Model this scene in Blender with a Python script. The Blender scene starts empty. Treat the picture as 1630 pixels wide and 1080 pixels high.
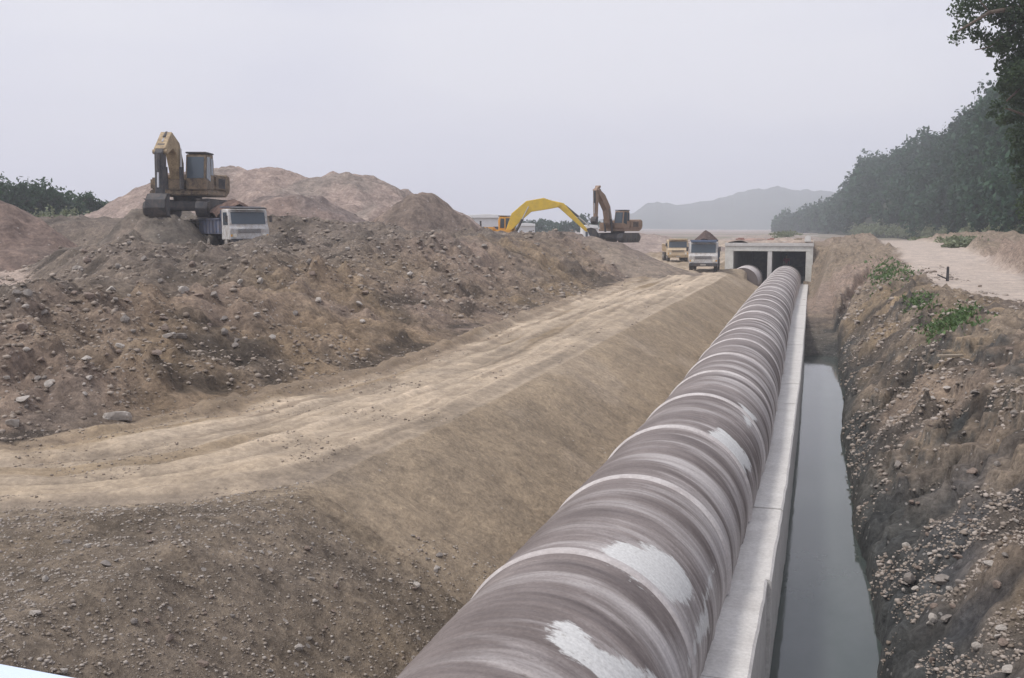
import bpy, bmesh, math, random
import numpy as np
from mathutils import Vector, Matrix
R = math.radians
random.seed(7); rng = np.random.default_rng(7)
sc = bpy.context.scene
col = sc.collection

# ------------------------------------------------------------------ camera
F = 1585.0; YAW = R(16.78); PIT = R(6.4); CZ = 6.0
cam = bpy.data.cameras.new('camera'); co = bpy.data.objects.new('camera', cam); col.objects.link(co)
co.location = (0, 0, CZ); co.rotation_euler = (R(90) - PIT, 0, YAW)
cam.sensor_width = 36; cam.lens = 36 * F / 1630; cam.clip_end = 6000; cam.clip_start = .1
sc.camera = co
def at(px, py, fwd):
    """world point seen at photo pixel (px,py) at horizontal forward distance fwd (metres)"""
    a = (px - 815) / F; b = -(py - 540) / F
    s, c = math.sin(YAW), math.cos(YAW); sp, cp = math.sin(PIT), math.cos(PIT)
    g = cp + b * sp; r = a; u = -sp + b * cp
    k = fwd / g
    return Vector((k * (-s * g + c * r), k * (c * g + s * r), CZ + k * u))
def onz(px, py, z):
    p = at(px, py, 1.0); d = p - Vector((0, 0, CZ)); t = (z - CZ) / d.z
    return Vector((d.x * t, d.y * t, z))

# ------------------------------------------------------------------ noise
def _h(ix, iy, seed):
    n = (ix.astype(np.int64) * 374761393 + iy.astype(np.int64) * 668265263 + seed * 1442695041) & 0xFFFFFFFF
    n = ((n ^ (n >> 13)) * 1274126177) & 0xFFFFFFFF
    n = (n ^ (n >> 16)) & 0xFFFFFFFF
    n = (n * 2246822519) & 0xFFFFFFFF
    return ((n ^ (n >> 15)) & 0xFFFFFF) / float(0xFFFFFF)
def vn(x, y, seed=0):
    x = np.asarray(x, float); y = np.asarray(y, float)
    ix = np.floor(x); iy = np.floor(y); fx = x - ix; fy = y - iy
    fx = fx * fx * fx * (fx * (fx * 6 - 15) + 10); fy = fy * fy * fy * (fy * (fy * 6 - 15) + 10)
    a = _h(ix, iy, seed); b = _h(ix + 1, iy, seed); c = _h(ix, iy + 1, seed); d = _h(ix + 1, iy + 1, seed)
    return (a + (b - a) * fx) * (1 - fy) + (c + (d - c) * fx) * fy
def fbm(x, y, sc_, oct=4, seed=0, gain=.5):
    """-1..1"""
    x = np.asarray(x, float) / sc_; y = np.asarray(y, float) / sc_
    t = 0; a = 1; s = 0
    for i in range(oct):
        ca, sa = math.cos(.7 * i), math.sin(.7 * i)
        t = t + a * (vn(x * ca - y * sa + 17.3 * i, x * sa + y * ca - 9.1 * i, seed + i) * 2 - 1); s += a
        x = x * 2.03; y = y * 2.03; a *= gain
    return t / s * 1.5
def ridge(x, y, sc_, oct=3, seed=0):
    return 1 - 2 * np.abs(fbm(x, y, sc_, oct, seed))
def ss(a, b, x):
    t = np.clip((x - a) / (b - a), 0, 1); return t * t * (3 - 2 * t)
def lerp(a, b, t): return a + (b - a) * t

# ------------------------------------------------------------------ materials
def mat(name, base, rough=.8, metal=0, spec=.3):
    m = bpy.data.materials.new(name); m.use_nodes = True
    b = m.node_tree.nodes['Principled BSDF']
    b.inputs['Base Color'].default_value = (*base, 1); b.inputs['Roughness'].default_value = rough
    b.inputs['Metallic'].default_value = metal; b.inputs['Specular IOR Level'].default_value = spec
    return m
class NT:
    def __init__(s, m): s.t = m.node_tree; s.n = s.t.nodes; s.l = s.t.links; s.b = s.n['Principled BSDF']
    def add(s, ty, **k):
        n = s.n.new(ty)
        for a, v in k.items(): setattr(n, a, v)
        return n
    def link(s, a, b): s.l.new(a, b)
    def coords(s, scale=(1, 1, 1), kind='Object'):
        t = s.add('ShaderNodeTexCoord'); m = s.add('ShaderNodeMapping'); m.inputs['Scale'].default_value = scale
        s.link(t.outputs[kind], m.inputs['Vector']); return m.outputs[0]
    def noise(s, vec, scale, detail=6, rough=.6, dist=0):
        n = s.add('ShaderNodeTexNoise'); n.inputs['Scale'].default_value = scale; n.inputs['Detail'].default_value = detail
        n.inputs['Roughness'].default_value = rough; n.inputs['Distortion'].default_value = dist
        s.link(vec, n.inputs['Vector']); return n.outputs['Fac']
    def ramp(s, fac, stops):
        r = s.add('ShaderNodeValToRGB'); e = r.color_ramp.elements
        while len(e) < len(stops): e.new(.5)
        for i, (p, c) in enumerate(stops):
            e[i].position = p; e[i].color = (*c, 1) if len(c) == 3 else c
        s.link(fac, r.inputs['Fac']); return r.outputs['Color']
    def mix(s, fac, a, b, mode='MIX'):
        m = s.add('ShaderNodeMix', data_type='RGBA', blend_type=mode)
        for sock, v in ((m.inputs[0], fac), (m.inputs[6], a), (m.inputs[7], b)):
            if hasattr(v, 'links'): s.link(v, sock)
            else: sock.default_value = v if not isinstance(v, tuple) else ((*v, 1) if len(v) == 3 else v)
        return m.outputs[2]
    def math(s, op, a, b=0., c=None):
        m = s.add('ShaderNodeMath', operation=op)
        for i, v in enumerate((a, b) if c is None else (a, b, c)):
            if hasattr(v, 'links'): s.link(v, m.inputs[i])
            else: m.inputs[i].default_value = v
        return m.outputs[0]
    def bump(s, h, strength=.5, dist=.05, prev=None):
        b = s.add('ShaderNodeBump'); b.inputs['Strength'].default_value = strength; b.inputs['Distance'].default_value = dist
        s.link(h, b.inputs['Height'])
        if prev is not None: s.link(prev, b.inputs['Normal'])
        return b.outputs[0]
    def attr(s, name):
        a = s.add('ShaderNodeAttribute', attribute_name=name); return a

def soil_material(name, speck=.5, bumpd=.05, fine=14, useattr=True, base=(.3, .25, .2), stony=.62):
    m = mat(name, base, .95, 0, .12); t = NT(m); v = t.coords()
    c = t.attr('Col').outputs['Color'] if useattr else base
    n1 = t.noise(v, 1.1, 5, .62); n2 = t.noise(v, fine * .35, 8, .72); n3 = t.noise(v, fine, 6, .7)
    c = t.mix(1.0, c, t.ramp(n1, [(.3, (.82, .82, .83)), (.72, (1.17, 1.15, 1.12))]), 'MULTIPLY')
    c = t.mix(speck, c, t.ramp(n2, [(.3, (.5, .5, .52)), (.5, (1, 1, 1)), (.72, (1.5, 1.47, 1.42))]), 'MULTIPLY')
    c = t.mix(speck * .8, c, t.ramp(n3, [(.32, (.55, .54, .55)), (.52, (1, 1, 1)), (.7, (1.5, 1.5, 1.5))]), 'MULTIPLY')
    vo = t.add('ShaderNodeTexVoronoi'); vo.inputs['Scale'].default_value = fine * .5; t.link(v, vo.inputs['Vector'])
    n4 = t.noise(v, .8, 3)
    peb = t.math('MULTIPLY', t.math('LESS_THAN', vo.outputs['Distance'], .15), t.math('GREATER_THAN', t.math('ADD', n4, t.math('MULTIPLY', vo.outputs['Color'], .35)), stony + .18))
    c = t.mix(t.math('MULTIPLY', peb, .5), c, (.5, .47, .45))
    t.link(c, t.b.inputs['Base Color'])
    h = t.math('ADD', t.math('MULTIPLY', n2, 1.0), t.math('MULTIPLY', n3, .5))
    h = t.math('ADD', h, t.math('MULTIPLY', peb, .3))
    t.link(t.bump(h, .9, bumpd), t.b.inputs['Normal'])
    return m
M = {}
M['soil'] = soil_material('rough_soil', .9, .15, 11, stony=.5)
M['road'] = soil_material('packed_sand', .5, .035, 14, stony=.72)
M['bank'] = soil_material('cut_slope_sand', .6, .05, 16, stony=.66)
M['heap'] = soil_material('spoil', .75, .22, 5, stony=.55)

def paint(name, base, dirt=(.22, .18, .14), amt=.5, rough=.5, scale=3, metal=0):
    m = mat(name, base, rough, metal, .4); t = NT(m); v = t.coords()
    n = t.noise(v, scale, 8, .7, .6); n2 = t.noise(v, scale * 6, 5, .7)
    f = t.ramp(t.math('ADD', t.math('MULTIPLY', n, .7), t.math('MULTIPLY', n2, .3)), [(.42, (0, 0, 0)), (.62, (1, 1, 1))])
    c = t.mix(t.math('MULTIPLY', f, amt), base, dirt)
    t.link(c, t.b.inputs['Base Color'])
    t.link(t.ramp(n2, [(.3, (rough - .1,) * 3), (.7, (min(1, rough + .3),) * 3)]), t.b.inputs['Roughness'])
    t.link(t.bump(n2, .25, .01), t.b.inputs['Normal'])
    return m
M['tan'] = paint('faded_tan_paint', (.46, .35, .21), (.12, .085, .06), .75, .6)
M['tan_dirty'] = paint('muddy_tan_paint', (.27, .20, .13), (.05, .042, .038), .9, .65)
M['yellow'] = paint('yellow_paint', (.72, .50, .05), (.35, .25, .1), .35, .45)
M['orange'] = paint('orange_yellow_paint', (.72, .38, .06), (.35, .22, .1), .35, .45)
M['rust'] = paint('rusty_brown_paint', (.24, .15, .10), (.33, .26, .20), .7, .6)
M['white'] = paint('white_truck_paint', (.58, .58, .58), (.30, .25, .21), .8, .55)
M['cream'] = paint('cream_truck_paint', (.62, .50, .34), (.35, .27, .2), .5, .5)
M['blue'] = paint('blue_grey_paint', (.12, .15, .24), (.20, .165, .14), .75, .7)
M['navy'] = paint('navy_paint', (.03, .06, .12), (.12, .1, .1), .4, .5)
M['steel'] = paint('dark_steel', (.045, .048, .055), (.16, .13, .11), .6, .65)
M['chrome'] = mat('cylinder_rod', (.55, .55, .56), .3, 1)
M['rubber'] = paint('dusty_rubber', (.03, .03, .03), (.18, .15, .12), .6, .9)
M['rim'] = paint('wheel_rim', (.35, .33, .31), (.2, .16, .13), .5, .6)
M['glass'] = mat('dark_glass', (.05, .07, .09), .12, 0, .6)
M['lamp'] = mat('lamp_glass', (.7, .66, .58), .2, 0, .6)
M['panel'] = paint('pale_blue_paint', (.62, .72, .88), (.5, .55, .6), .25, .4)
M['wood'] = paint('weathered_wood', (.36, .30, .23), (.2, .16, .12), .6, .85, 6)
M['redwood'] = paint('reddish_timber', (.34, .16, .13), (.25, .2, .17), .6, .85, 6)
M['pvc'] = paint('blue_grey_plastic', (.35, .38, .50), (.35, .3, .27), .4, .5)
M['roofwhite'] = paint('white_sheet_roof', (.8, .8, .8), (.6, .6, .58), .3, .5)
M['wallgrey'] = paint('grey_shed_wall', (.45, .47, .48), (.3, .3, .3), .4, .8)
M['bark'] = paint('bark', (.12, .09, .07), (.2, .17, .14), .6, .95, 8)

def conc(name, base=(.62, .61, .60), stain=(.33, .31, .30), s=2.0):
    m = mat(name, base, .85, 0, .25); t = NT(m); v = t.coords()
    n = t.noise(v, s, 8, .68, .4); n2 = t.noise(v, s * 9, 6, .7)
    c = t.mix(t.ramp(n, [(.38, (0, 0, 0)), (.72, (.75, .75, .75))]), base, stain)
    c = t.mix(.5, c, t.ramp(n2, [(.35, (.75, .75, .75)), (.65, (1.2, 1.2, 1.2))]), 'MULTIPLY')
    t.link(c, t.b.inputs['Base Color']); t.link(t.bump(n2, .4, .01), t.b.inputs['Normal'])
    return m
M['ledge'] = conc('pale_concrete', (.60, .585, .565), (.45, .43, .41), 2.2)
M['culvert'] = conc('culvert_concrete', (.64, .64, .60), (.42, .40, .37), 1.6)
def pipemat():
    m = mat('pipe_concrete', (.3, .27, .28), .62, 0, .3); t = NT(m)
    p = t.attr('pu').outputs['Vector']
    def mp(sx, sy):
        k = t.add('ShaderNodeMapping'); k.inputs['Scale'].default_value = (sx, sy, 1); t.link(p, k.inputs['Vector']); return k.outputs[0]
    streak = t.noise(mp(.26, 1.9), 1, 9, .62, .35)
    fine = t.noise(mp(.4, 13), 1, 5, .6, .3)
    blot = t.noise(mp(.8, .8), 1, 7, .65, .5)
    grain = t.noise(mp(1, 1), 30, 5, .7)
    side = t.add('ShaderNodeSeparateXYZ'); t.link(p, side.inputs[0])
    # whitish lime streaks lie thicker on the trench side of the shell
    st = t.math('ADD', streak, t.math('MULTIPLY', side.outputs['X'], .05))
    sdm = t.ramp(t.math('ADD', t.math('MULTIPLY', side.outputs['X'], .5), .5), [(.2, (.35, .35, .35)), (.62, (1, 1, 1))])
    c = t.ramp(blot, [(.3, (.135, .112, .104)), (.55, (.19, .162, .153)), (.75, (.27, .235, .222))])
    c = t.mix(t.math('MULTIPLY', t.ramp(st, [(.50, (0, 0, 0)), (.64, (.6, .6, .6)), (.78, (.95, .95, .95))]), sdm), c, (.56, .53, .52))
    dk = t.ramp(streak, [(.28, (.38, .36, .38)), (.46, (1, 1, 1))])
    c = t.mix(sdm, c, dk, 'MULTIPLY')
    c = t.mix(.5, c, t.ramp(fine, [(.32, (.68, .67, .68)), (.5, (1, 1, 1)), (.7, (1.3, 1.3, 1.3))]), 'MULTIPLY')
    pat = t.attr('patch').outputs['Fac']
    pm = t.math('ADD', pat, t.math('MULTIPLY', t.math('SUBTRACT', t.noise(mp(2.6, 6), 1, 8, .75), .5), 1.9))
    c = t.mix(t.ramp(pm, [(.44, (0, 0, 0)), (.60, (.92, .92, .92))]), c, (.60, .605, .595))
    c = t.mix(.7, c, t.ramp(grain, [(.3, (.72, .71, .71)), (.7, (1.25, 1.25, 1.25))]), 'MULTIPLY')
    spk = t.noise(mp(5, 7), 1, 6, .75); c = t.mix(.8, c, t.ramp(spk, [(.30, (.55, .52, .5)), (.40, (1, 1, 1))]), 'MULTIPLY')
    t.link(c, t.b.inputs['Base Color'])
    h = t.math('ADD', streak, t.math('MULTIPLY', fine, .4))
    t.link(t.bump(h, .6, .03, t.bump(grain, .3, .006)), t.b.inputs['Normal'])
    return m
M['pipe'] = pipemat()
M['band'] = conc('joint_mortar', (.54, .51, .50), (.34, .30, .29), 3)

def leafmat(name, lo, hi, rough=.6):
    m = mat(name, lo, rough, 0, .25); t = NT(m)
    a = t.attr('tint').outputs['Fac']
    t.link(t.ramp(a, [(0, lo), (1, hi)]), t.b.inputs['Base Color'])
    t.b.inputs['Subsurface Weight'].default_value = 0
    tr = t.add('ShaderNodeBsdfTranslucent'); tr.inputs['Color'].default_value = (hi[0] * 1.1, hi[1] * 1.1, hi[2] * .8, 1)
    mx = t.add('ShaderNodeMixShader'); mx.inputs[0].default_value = .25
    out = [n for n in t.n if n.type == 'OUTPUT_MATERIAL'][0]
    t.link(t.b.outputs[0], mx.inputs[1]); t.link(tr.outputs[0], mx.inputs[2]); t.link(mx.outputs[0], out.inputs['Surface'])
    return m
M['leaf_forest'] = leafmat('forest_foliage', (.007, .026, .018), (.042, .098, .052))
M['leaf_near'] = leafmat('near_foliage', (.015, .032, .018), (.08, .12, .06))
M['leaf_left'] = leafmat('shrub_foliage', (.014, .035, .020), (.045, .10, .04))
M['leaf_pale'] = leafmat('pale_scrub', (.11, .14, .09), (.25, .28, .18))
M['grass'] = leafmat('grass_blades', (.05, .10, .035), (.14, .21, .085))
M['hill'] = soil_material('hill_soil', .5, .4, 1.2, False, (.05, .055, .04), stony=.9)
M['mount'] = soil_material('mountain', .5, 3, .05, False, (.07, .09, .07), stony=2)

# ------------------------------------------------------------------ mesh helpers
def link_mesh(name, me, material=None, parent=None, smooth=False):
    o = bpy.data.objects.new(name, me); col.objects.link(o)
    if material: me.materials.append(material)
    if parent: o.parent = parent
    if smooth:
        me.polygons.foreach_set('use_smooth', np.ones(len(me.polygons), bool))
    return o
def npmesh(name, V, Fq, material=None, parent=None, smooth=False, attrs=None):
    """V (n,3), Fq (m,k) equal sized faces"""
    me = bpy.data.meshes.new(name); V = np.ascontiguousarray(V, np.float32); Fq = np.ascontiguousarray(Fq, np.int32)
    k = Fq.shape[1]
    me.vertices.add(len(V)); me.vertices.foreach_set('co', V.ravel())
    me.loops.add(Fq.size); me.loops.foreach_set('vertex_index', Fq.ravel())
    me.polygons.add(len(Fq)); me.polygons.foreach_set('loop_start', np.arange(0, Fq.size, k, dtype=np.int32))
    me.update(calc_edges=True)
    for nm, (ty, arr) in (attrs or {}).items():
        a = me.attributes.new(nm, ty, 'POINT')
        a.data.foreach_set({'FLOAT_COLOR': 'color', 'FLOAT_VECTOR': 'vector', 'FLOAT': 'value'}[ty], np.ascontiguousarray(arr, np.float32).ravel())
    return link_mesh(name, me, material, parent, smooth)
def tag(o, label=None, cat=None, group=None, kind=None):
    if label: o['label'] = label
    if cat: o['category'] = cat
    if group: o['group'] = group
    if kind: o['kind'] = kind
    return o
def empty(name, loc, rz=0, label=None, cat=None, group=None, s=1):
    o = bpy.data.objects.new(name, None); col.objects.link(o); o.location = loc; o.rotation_euler = (0, 0, rz)
    o.scale = (s, s, s); o.empty_display_size = .3
    return tag(o, label, cat, group)
class MB:
    def __init__(s): s.bm = bmesh.new()
    def box(s, c, d, rot=None, bev=0.02, taper=None):
        r = bmesh.ops.create_cube(s.bm, size=1); vs = r['verts']
        for v in vs:
            v.co = Vector((v.co.x * d[0], v.co.y * d[1], v.co.z * d[2]))
            if taper and v.co.z > 0: v.co.x *= taper[0]; v.co.y *= taper[1]
        m = Matrix.Translation(c) @ (rot.to_4x4() if rot else Matrix.Identity(4))
        bmesh.ops.transform(s.bm, matrix=m, verts=vs)
        if bev > 0:
            es = list({e for v in vs for e in v.link_edges})
            bmesh.ops.bevel(s.bm, geom=es, offset=min(bev, min(d) * .3), segments=2, affect='EDGES')
        return s
    def prism(s, pts, y0, y1, bev=0.02):
        """pts: (x,z) outline extruded from y0 to y1"""
        a = [s.bm.verts.new((x, y0, z)) for x, z in pts]; b = [s.bm.verts.new((x, y1, z)) for x, z in pts]
        fs = [s.bm.faces.new(a), s.bm.faces.new(b[::-1])]
        n = len(pts)
        for i in range(n): fs.append(s.bm.faces.new((a[i], b[i], b[(i + 1) % n], a[(i + 1) % n])))
        bmesh.ops.recalc_face_normals(s.bm, faces=fs)
        if bev > 0:
            bmesh.ops.bevel(s.bm, geom=list({e for f in fs for e in f.edges}), offset=bev, segments=1, affect='EDGES')
        return s
    def cyl(s, p0, p1, r, n=16, r2=None):
        p0 = Vector(p0); p1 = Vector(p1); d = p1 - p0
        m = Matrix.Translation((p0 + p1) / 2) @ d.to_track_quat('Z', 'Y').to_matrix().to_4x4()
        bmesh.ops.create_cone(s.bm, cap_ends=True, segments=n, radius1=r, radius2=r if r2 is None else r2, depth=d.length, matrix=m)
        return s
    def build(s, name, material, parent=None, smooth=False):
        me = bpy.data.meshes.new(name); s.bm.to_mesh(me); s.bm.free()
        return link_mesh(name, me, material, parent, smooth)

# ------------------------------------------------------------------ layout curves
def cY(Y): return np.interp(Y, [0, 6, 9.7, 12.6, 18, 30, 45, 60, 87], [-.22, -.17, -.13, -.08, 0, .06, .06, .03, 0])
_ty = np.linspace(-5, 100, 421); _tv = np.interp(_ty, [-5, 6, 9.6, 12.5, 20, 30, 50, 87], [-.12, -.07, -.04, .05, .19, .12, -.04, 0]); _kk = np.hanning(25); _kk /= _kk.sum()
_tv = np.convolve(np.pad(_tv, 12, mode='edge'), _kk, 'valid')
def pY(Y): return np.interp(Y, _ty, _tv)
PR = 1.15; PXC = -2.03; PZC = 1.81; LEDGE_Z = 1.58; WATER_Z = .2
RE = np.array([(-60, 7.4), (-20, 7.9), (-12, 8.3), (-8.8, 8.85), (-6.9, 9.8), (-5.95, 11.2), (-5.72, 14.8), (-5.6, 18.3), (-5.65, 32), (-5.5, 60), (-5.6, 70), (-6.5, 75), (-7.6, 82), (-8.2, 100), (-8.6, 300)])
LE = np.array([(-60, 10.4), (-20, 10.8), (-14, 10.9), (-11.1, 11.5), (-10.1, 14.6), (-9.35, 20), (-9.6, 27), (-10.2, 38.5), (-10.6, 60), (-11.3, 74), (-14, 84), (-18, 110), (-30, 300)])
def dpoly(X, Y, P):
    d = np.full(X.shape, 1e9)
    for (ax, ay), (bx, by) in zip(P[:-1], P[1:]):
        vx, vy = bx - ax, by - ay
        t = np.clip(((X - ax) * vx + (Y - ay) * vy) / (vx * vx + vy * vy), 0, 1)
        d = np.minimum(d, np.hypot(X - ax - t * vx, Y - ay - t * vy))
    return d
def inpoly(X, Y, P):
    r = np.zeros(X.shape, bool); n = len(P)
    for i in range(n):
        ax, ay = P[i]; bx, by = P[(i + 1) % n]
        if ay == by: continue
        c = ((ay > Y) != (by > Y)) & (X < (bx - ax) * (Y - ay) / (by - ay) + ax)
        r ^= c
    return r
ROADP = np.vstack([RE, LE[::-1]])
TRACKC = np.array([(40, 20), (16, 29), (9.5, 35)] + [tuple(onz(a, b, 3.55))[:2] for a, b in ((1590, 458), (1530, 437), (1475, 418), (1430, 405), (1395, 396))] + [(4, 200)])
TRW = 2.1
def XWf(Y): return np.interp(Y, [0, 12, 14, 17.5, 20, 23, 28, 33, 41, 48], [1.1, 1.0, .93, .9, .78, .95, .88, 1.1, 1.12, 1.15]) + fbm(Y, Y * 0, 1.6, 3, 91) * .13
CUL = (-6.8, 0.0, 82.0, 112.0)
def C(r, g, b): return np.array([(v / 255.) ** 2.2 for v in (r, g, b)])
# albedo palette (linear)
A_ROAD = np.array((.385, .318, .245)); A_SAND = np.array((.31, .25, .182)); A_GREYG = np.array((.225, .188, .152))
A_BERM = np.array((.235, .185, .138)); A_PINK = np.array((.265, .207, .17)); A_GREY = np.array((.165, .142, .122))
A_BANK = np.array((.24, .195, .15)); A_DARK = np.array((.07, .075, .075)); A_TRACK = np.array((.43, .37, .325)); A_TAN = np.array((.275, .205, .125))

def bankpt(px, py):
    p = at(px, py, 1.0); dx, dy, dz = p.x, p.y, p.z - CZ
    t_ = (CZ - .2 + .95 * .914) / (dx * .914 - dz); return (dx * t_, dy * t_)
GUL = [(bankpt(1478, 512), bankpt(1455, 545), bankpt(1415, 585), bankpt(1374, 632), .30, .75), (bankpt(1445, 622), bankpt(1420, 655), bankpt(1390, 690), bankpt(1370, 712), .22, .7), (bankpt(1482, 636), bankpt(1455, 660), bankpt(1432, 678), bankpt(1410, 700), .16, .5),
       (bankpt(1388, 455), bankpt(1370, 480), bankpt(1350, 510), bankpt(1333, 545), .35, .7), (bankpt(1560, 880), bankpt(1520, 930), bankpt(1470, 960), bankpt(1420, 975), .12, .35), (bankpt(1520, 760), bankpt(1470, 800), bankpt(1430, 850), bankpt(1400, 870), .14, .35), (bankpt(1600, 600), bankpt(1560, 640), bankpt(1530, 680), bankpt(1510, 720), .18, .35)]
def terrain(X, Y):
    dR = dpoly(X, Y, RE); dL = dpoly(X, Y, LE); road = inpoly(X, Y, ROADP)
    left = (~road) & (dL < dR) ; right = (~road) & ~left
    n_big = fbm(X, Y, 9, 4, 1); n_mid = fbm(X, Y, 2.2, 4, 5); n_sm = fbm(X, Y, .55, 4, 9); rg = ridge(X, Y, 1.5, 4, 21); n_f = fbm(X, Y, .2, 3, 71)
    cl = np.maximum(fbm(X, Y, .8, 3, 33), 0) ** 1.5
    Z = np.full(X.shape, 2.8)
    Cc = np.zeros(X.shape + (3,)); Cc[:] = A_BERM
    # ---- road
    across = dR / (dR + dL + 1e-6) * 4.6
    rut = fbm(across * 3.2, (Y + X * .6) * .10, 1, 4, 44)
    far = ss(300, 60, Y)
    ef = ss(0, .5, dR)
    zr = 2.8 + (rut * .06 + n_mid * .05 + n_sm * .02 + n_f * .008 + .10 * ss(-.2, .8, fbm(across * .9, Y * .05, 1, 2, 47))) * ef + ss(95, 140, Y) * .25
    edge = np.minimum(dR, dL)
    zr = zr + ss(.7, 0, dL) * (.04 + .06 * n_sm)
    Z = np.where(road, zr, Z)
    cr = A_ROAD[None, None] * (1 + .34 * rut + .12 * n_mid + .14 * n_sm + .08 * n_f)[..., None]
    rb = ss(.12, .45, fbm(across * 2.0, (Y + X) * .12, 1, 4, 52)) * ss(3.4, 1.8, across if False else (4.6 - across) * 0 + across) * 0
    brown = ss(.05, .6, fbm(across * 1.8, (Y + X * .5) * .12, 1, 4, 52)) * ss(.9, 2.8, across)
    cr = lerp(cr, A_TAN * .78, (brown * .8)[..., None]); rl = ss(.25, .6, fbm(across * 5, (Y + X * .5) * .16, 1, 4, 57)); cr = lerp(cr, A_BERM * .75, (rl * .55 * ss(.4, 1.6, across))[..., None]); cr = lerp(cr, A_BERM, (ss(1.5, .1, dL + n_sm * .5 + n_mid * .6) * .9)[..., None])
    cr = lerp(cr, A_GREYG * 1.05, (ss(.5, .05, dR + n_sm * .3 + n_mid * .25) * .7 * ss(14, 10.5, Y))[..., None])
    nearroad = ss(16, 9.5, Y)
    cr = lerp(cr, A_SAND * 1.15, (nearroad * ss(-.3, .5, rut) * .45)[..., None])
    # ---- right of the road: bank down to the pipe, foreground gravel
    xb = np.interp(Y, RE[4:, 1], RE[4:, 0]); xb = np.where(Y < 11.2, -5.9 + (11.2 - Y) * .02, xb)
    foot = np.interp(Y, [0, 70, 76, 80, 82, 90], [-3.12, -3.12, -3.8, -4.9, -5.2, -5.2]) + pY(Y)
    zfoot = np.interp(Y, [0, 70, 78], [1.35, 1.5, 1.9])
    tb = np.clip((X - xb) / (foot - xb), 0, 1)
    prof = ss(0, 1, tb) * .35 + tb * .65
    zb = 2.8 + (zfoot - 2.8) * prof
    fore = ss(10.6, 9.0, Y + X * .0) 
    rough_b = lerp(.25, 1.0, np.clip(fore + ss(-7, -9, X), 0, 1)) 
    zb = zb + ss(0, .5, dR) * rough_b * (n_mid * .07 + n_sm * .05 + n_f * .018 + cl * .09) + (ridge(X * .22, Y, 1.1, 4, 62) * .05 + n_sm * .018 + np.minimum(fbm(X * .6, Y, 2.2, 3, 63), 0) * .10) * (1 - fore) * ss(0, .15, tb) * ss(1, .9, tb)
    zb = zb - ss(12, 4, Y) * .25 * ss(-5, -3.4, X) + (1 - tb) * .12 * ss(10.5, 8.5, Y) * (1 + n_big) * ss(0, .8, dR)
    zb = zb + ss(.5, .05, foot - X) * (.16 + .16 * n_sm + .1 * n_mid) * ss(75, 70, Y) * (X < foot + .3)
    zb = zb + .7 * np.exp(-((X + 5.05) / 1.05) ** 2 - ((Y - 75.9) / 1.9) ** 2)
    cb = A_SAND[None, None] * (1 + .10 * n_mid + .06 * n_big)[..., None]
    pale = ss(.25, .7, fbm(X * .8, Y * .45, 1.3, 3, 64)) * ss(12, 18, Y)
    cb = lerp(cb, A_ROAD * 1.05, (pale * .5)[..., None])
    gf = np.clip(ss(12.0, 9.2, Y + n_mid * .8) + ss(.35, .8, n_mid) * ss(22, 12, Y) * .5, 0, 1)
    cg = lerp(A_GREYG[None, None], A_SAND[None, None] * .9, ss(-.5, .4, n_big + n_mid * .5)[..., None]) * (1 + .2 * n_sm)[..., None]
    dkp = ss(.2, .7, fbm(X, Y * 1.6, 1.4, 4, 67)); cg = lerp(cg, A_GREYG * .6, (dkp * .75)[..., None])
    cb = lerp(cb, cg, (gf * .9)[..., None]); cb = lerp(cb, A_ROAD * .82, (ss(.75, .0, dR + n_sm * .35 + n_mid * .3) * .85 * ss(14, 10, Y))[..., None])
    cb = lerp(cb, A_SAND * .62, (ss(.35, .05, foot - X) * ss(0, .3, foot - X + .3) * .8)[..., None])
    sel = right & (X < -1.0)
    sel = sel | ((~road) & (~left) & (X < -1))
    Z = np.where(sel, zb, Z)
    # ---- the berm left of the road
    W = np.interp(Y, [0, 12, 17, 30, 60, 70, 76, 84, 95], [5, 5, 5.6, 7, 6.5, 4.5, 3.2, 2.5, 2.5])
    zp = np.interp(Y, [0, 12, 17, 24, 30, 42, 60, 68, 73, 78, 84, 100], [3.9, 4.1, 4.45, 4.75, 4.95, 5.2, 5.5, 5.25, 4.7, 3.9, 3.1, 2.9])
    tl = np.clip(dL / W, 0, 1.0)
    zl = 2.84 + (zp - 2.84) * (tl * .55 + .45 * ss(0, 1, tl)) 
    inner = ss(0, .25, tl)
    behind = ss(84, 92, Y) * 0
    plat = ss(W * 1.0, W * 1.5, dL)
    # higher bench that carries the first excavator
    bench = ss(-19, -27, X + n_mid * 1.2) * ss(38, 45, Y + (X + 30) * .12 + n_mid * 1.8 + n_big * 1.5 + n_sm * .6) * ss(72, 62, Y)
    zl = lerp(zl, 6.35, bench)
    bus = 4.2 + ss(64, 74, Y) * 0
    zl = np.where((Y > 66), lerp(zl, np.minimum(zl, 4.1), ss(66, 76, Y) * ss(6, 10, dL)), zl)
    bas = np.exp(-(((X + 42) / 8.5) ** 2 + ((Y - 42) / 9.0) ** 2) ** 2)
    bas = np.clip(bas * 1.15, 0, 1)
    zl = lerp(zl, 3.45, bas)
    hol = ss(4.5, 2.0, dpoly(X, Y, np.array([(-20.8, 20.2), (-30, 29.2), (-41, 40)])))
    zl = lerp(zl, 3.55, hol * (1 - bas))
    pad = np.exp(-(((X + 26.5) / 3.6) ** 2 + ((Y - 42.5) / 3.8) ** 2) ** 2)
    amp = np.clip(inner, .2, 1) * (1 - .9 * bas) * (1 - .7 * hol) * (1 - .8 * pad)
    zl = lerp(zl, 4.9, pad)
    lump = n_big * .30 + n_mid * .26 + np.clip(rg, -1, 1) * .09 + n_sm * .17 + n_f * .06 + cl * .34 * (.4 + vn(X / 3, Y / 3, 313) * 1.2)
    farfl = ss(120, 70, Y) * ss(-110, -60, X)
    zl = zl + lump * amp * (0.08 + .92 * farfl) * lerp(1, .8, bench)
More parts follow.
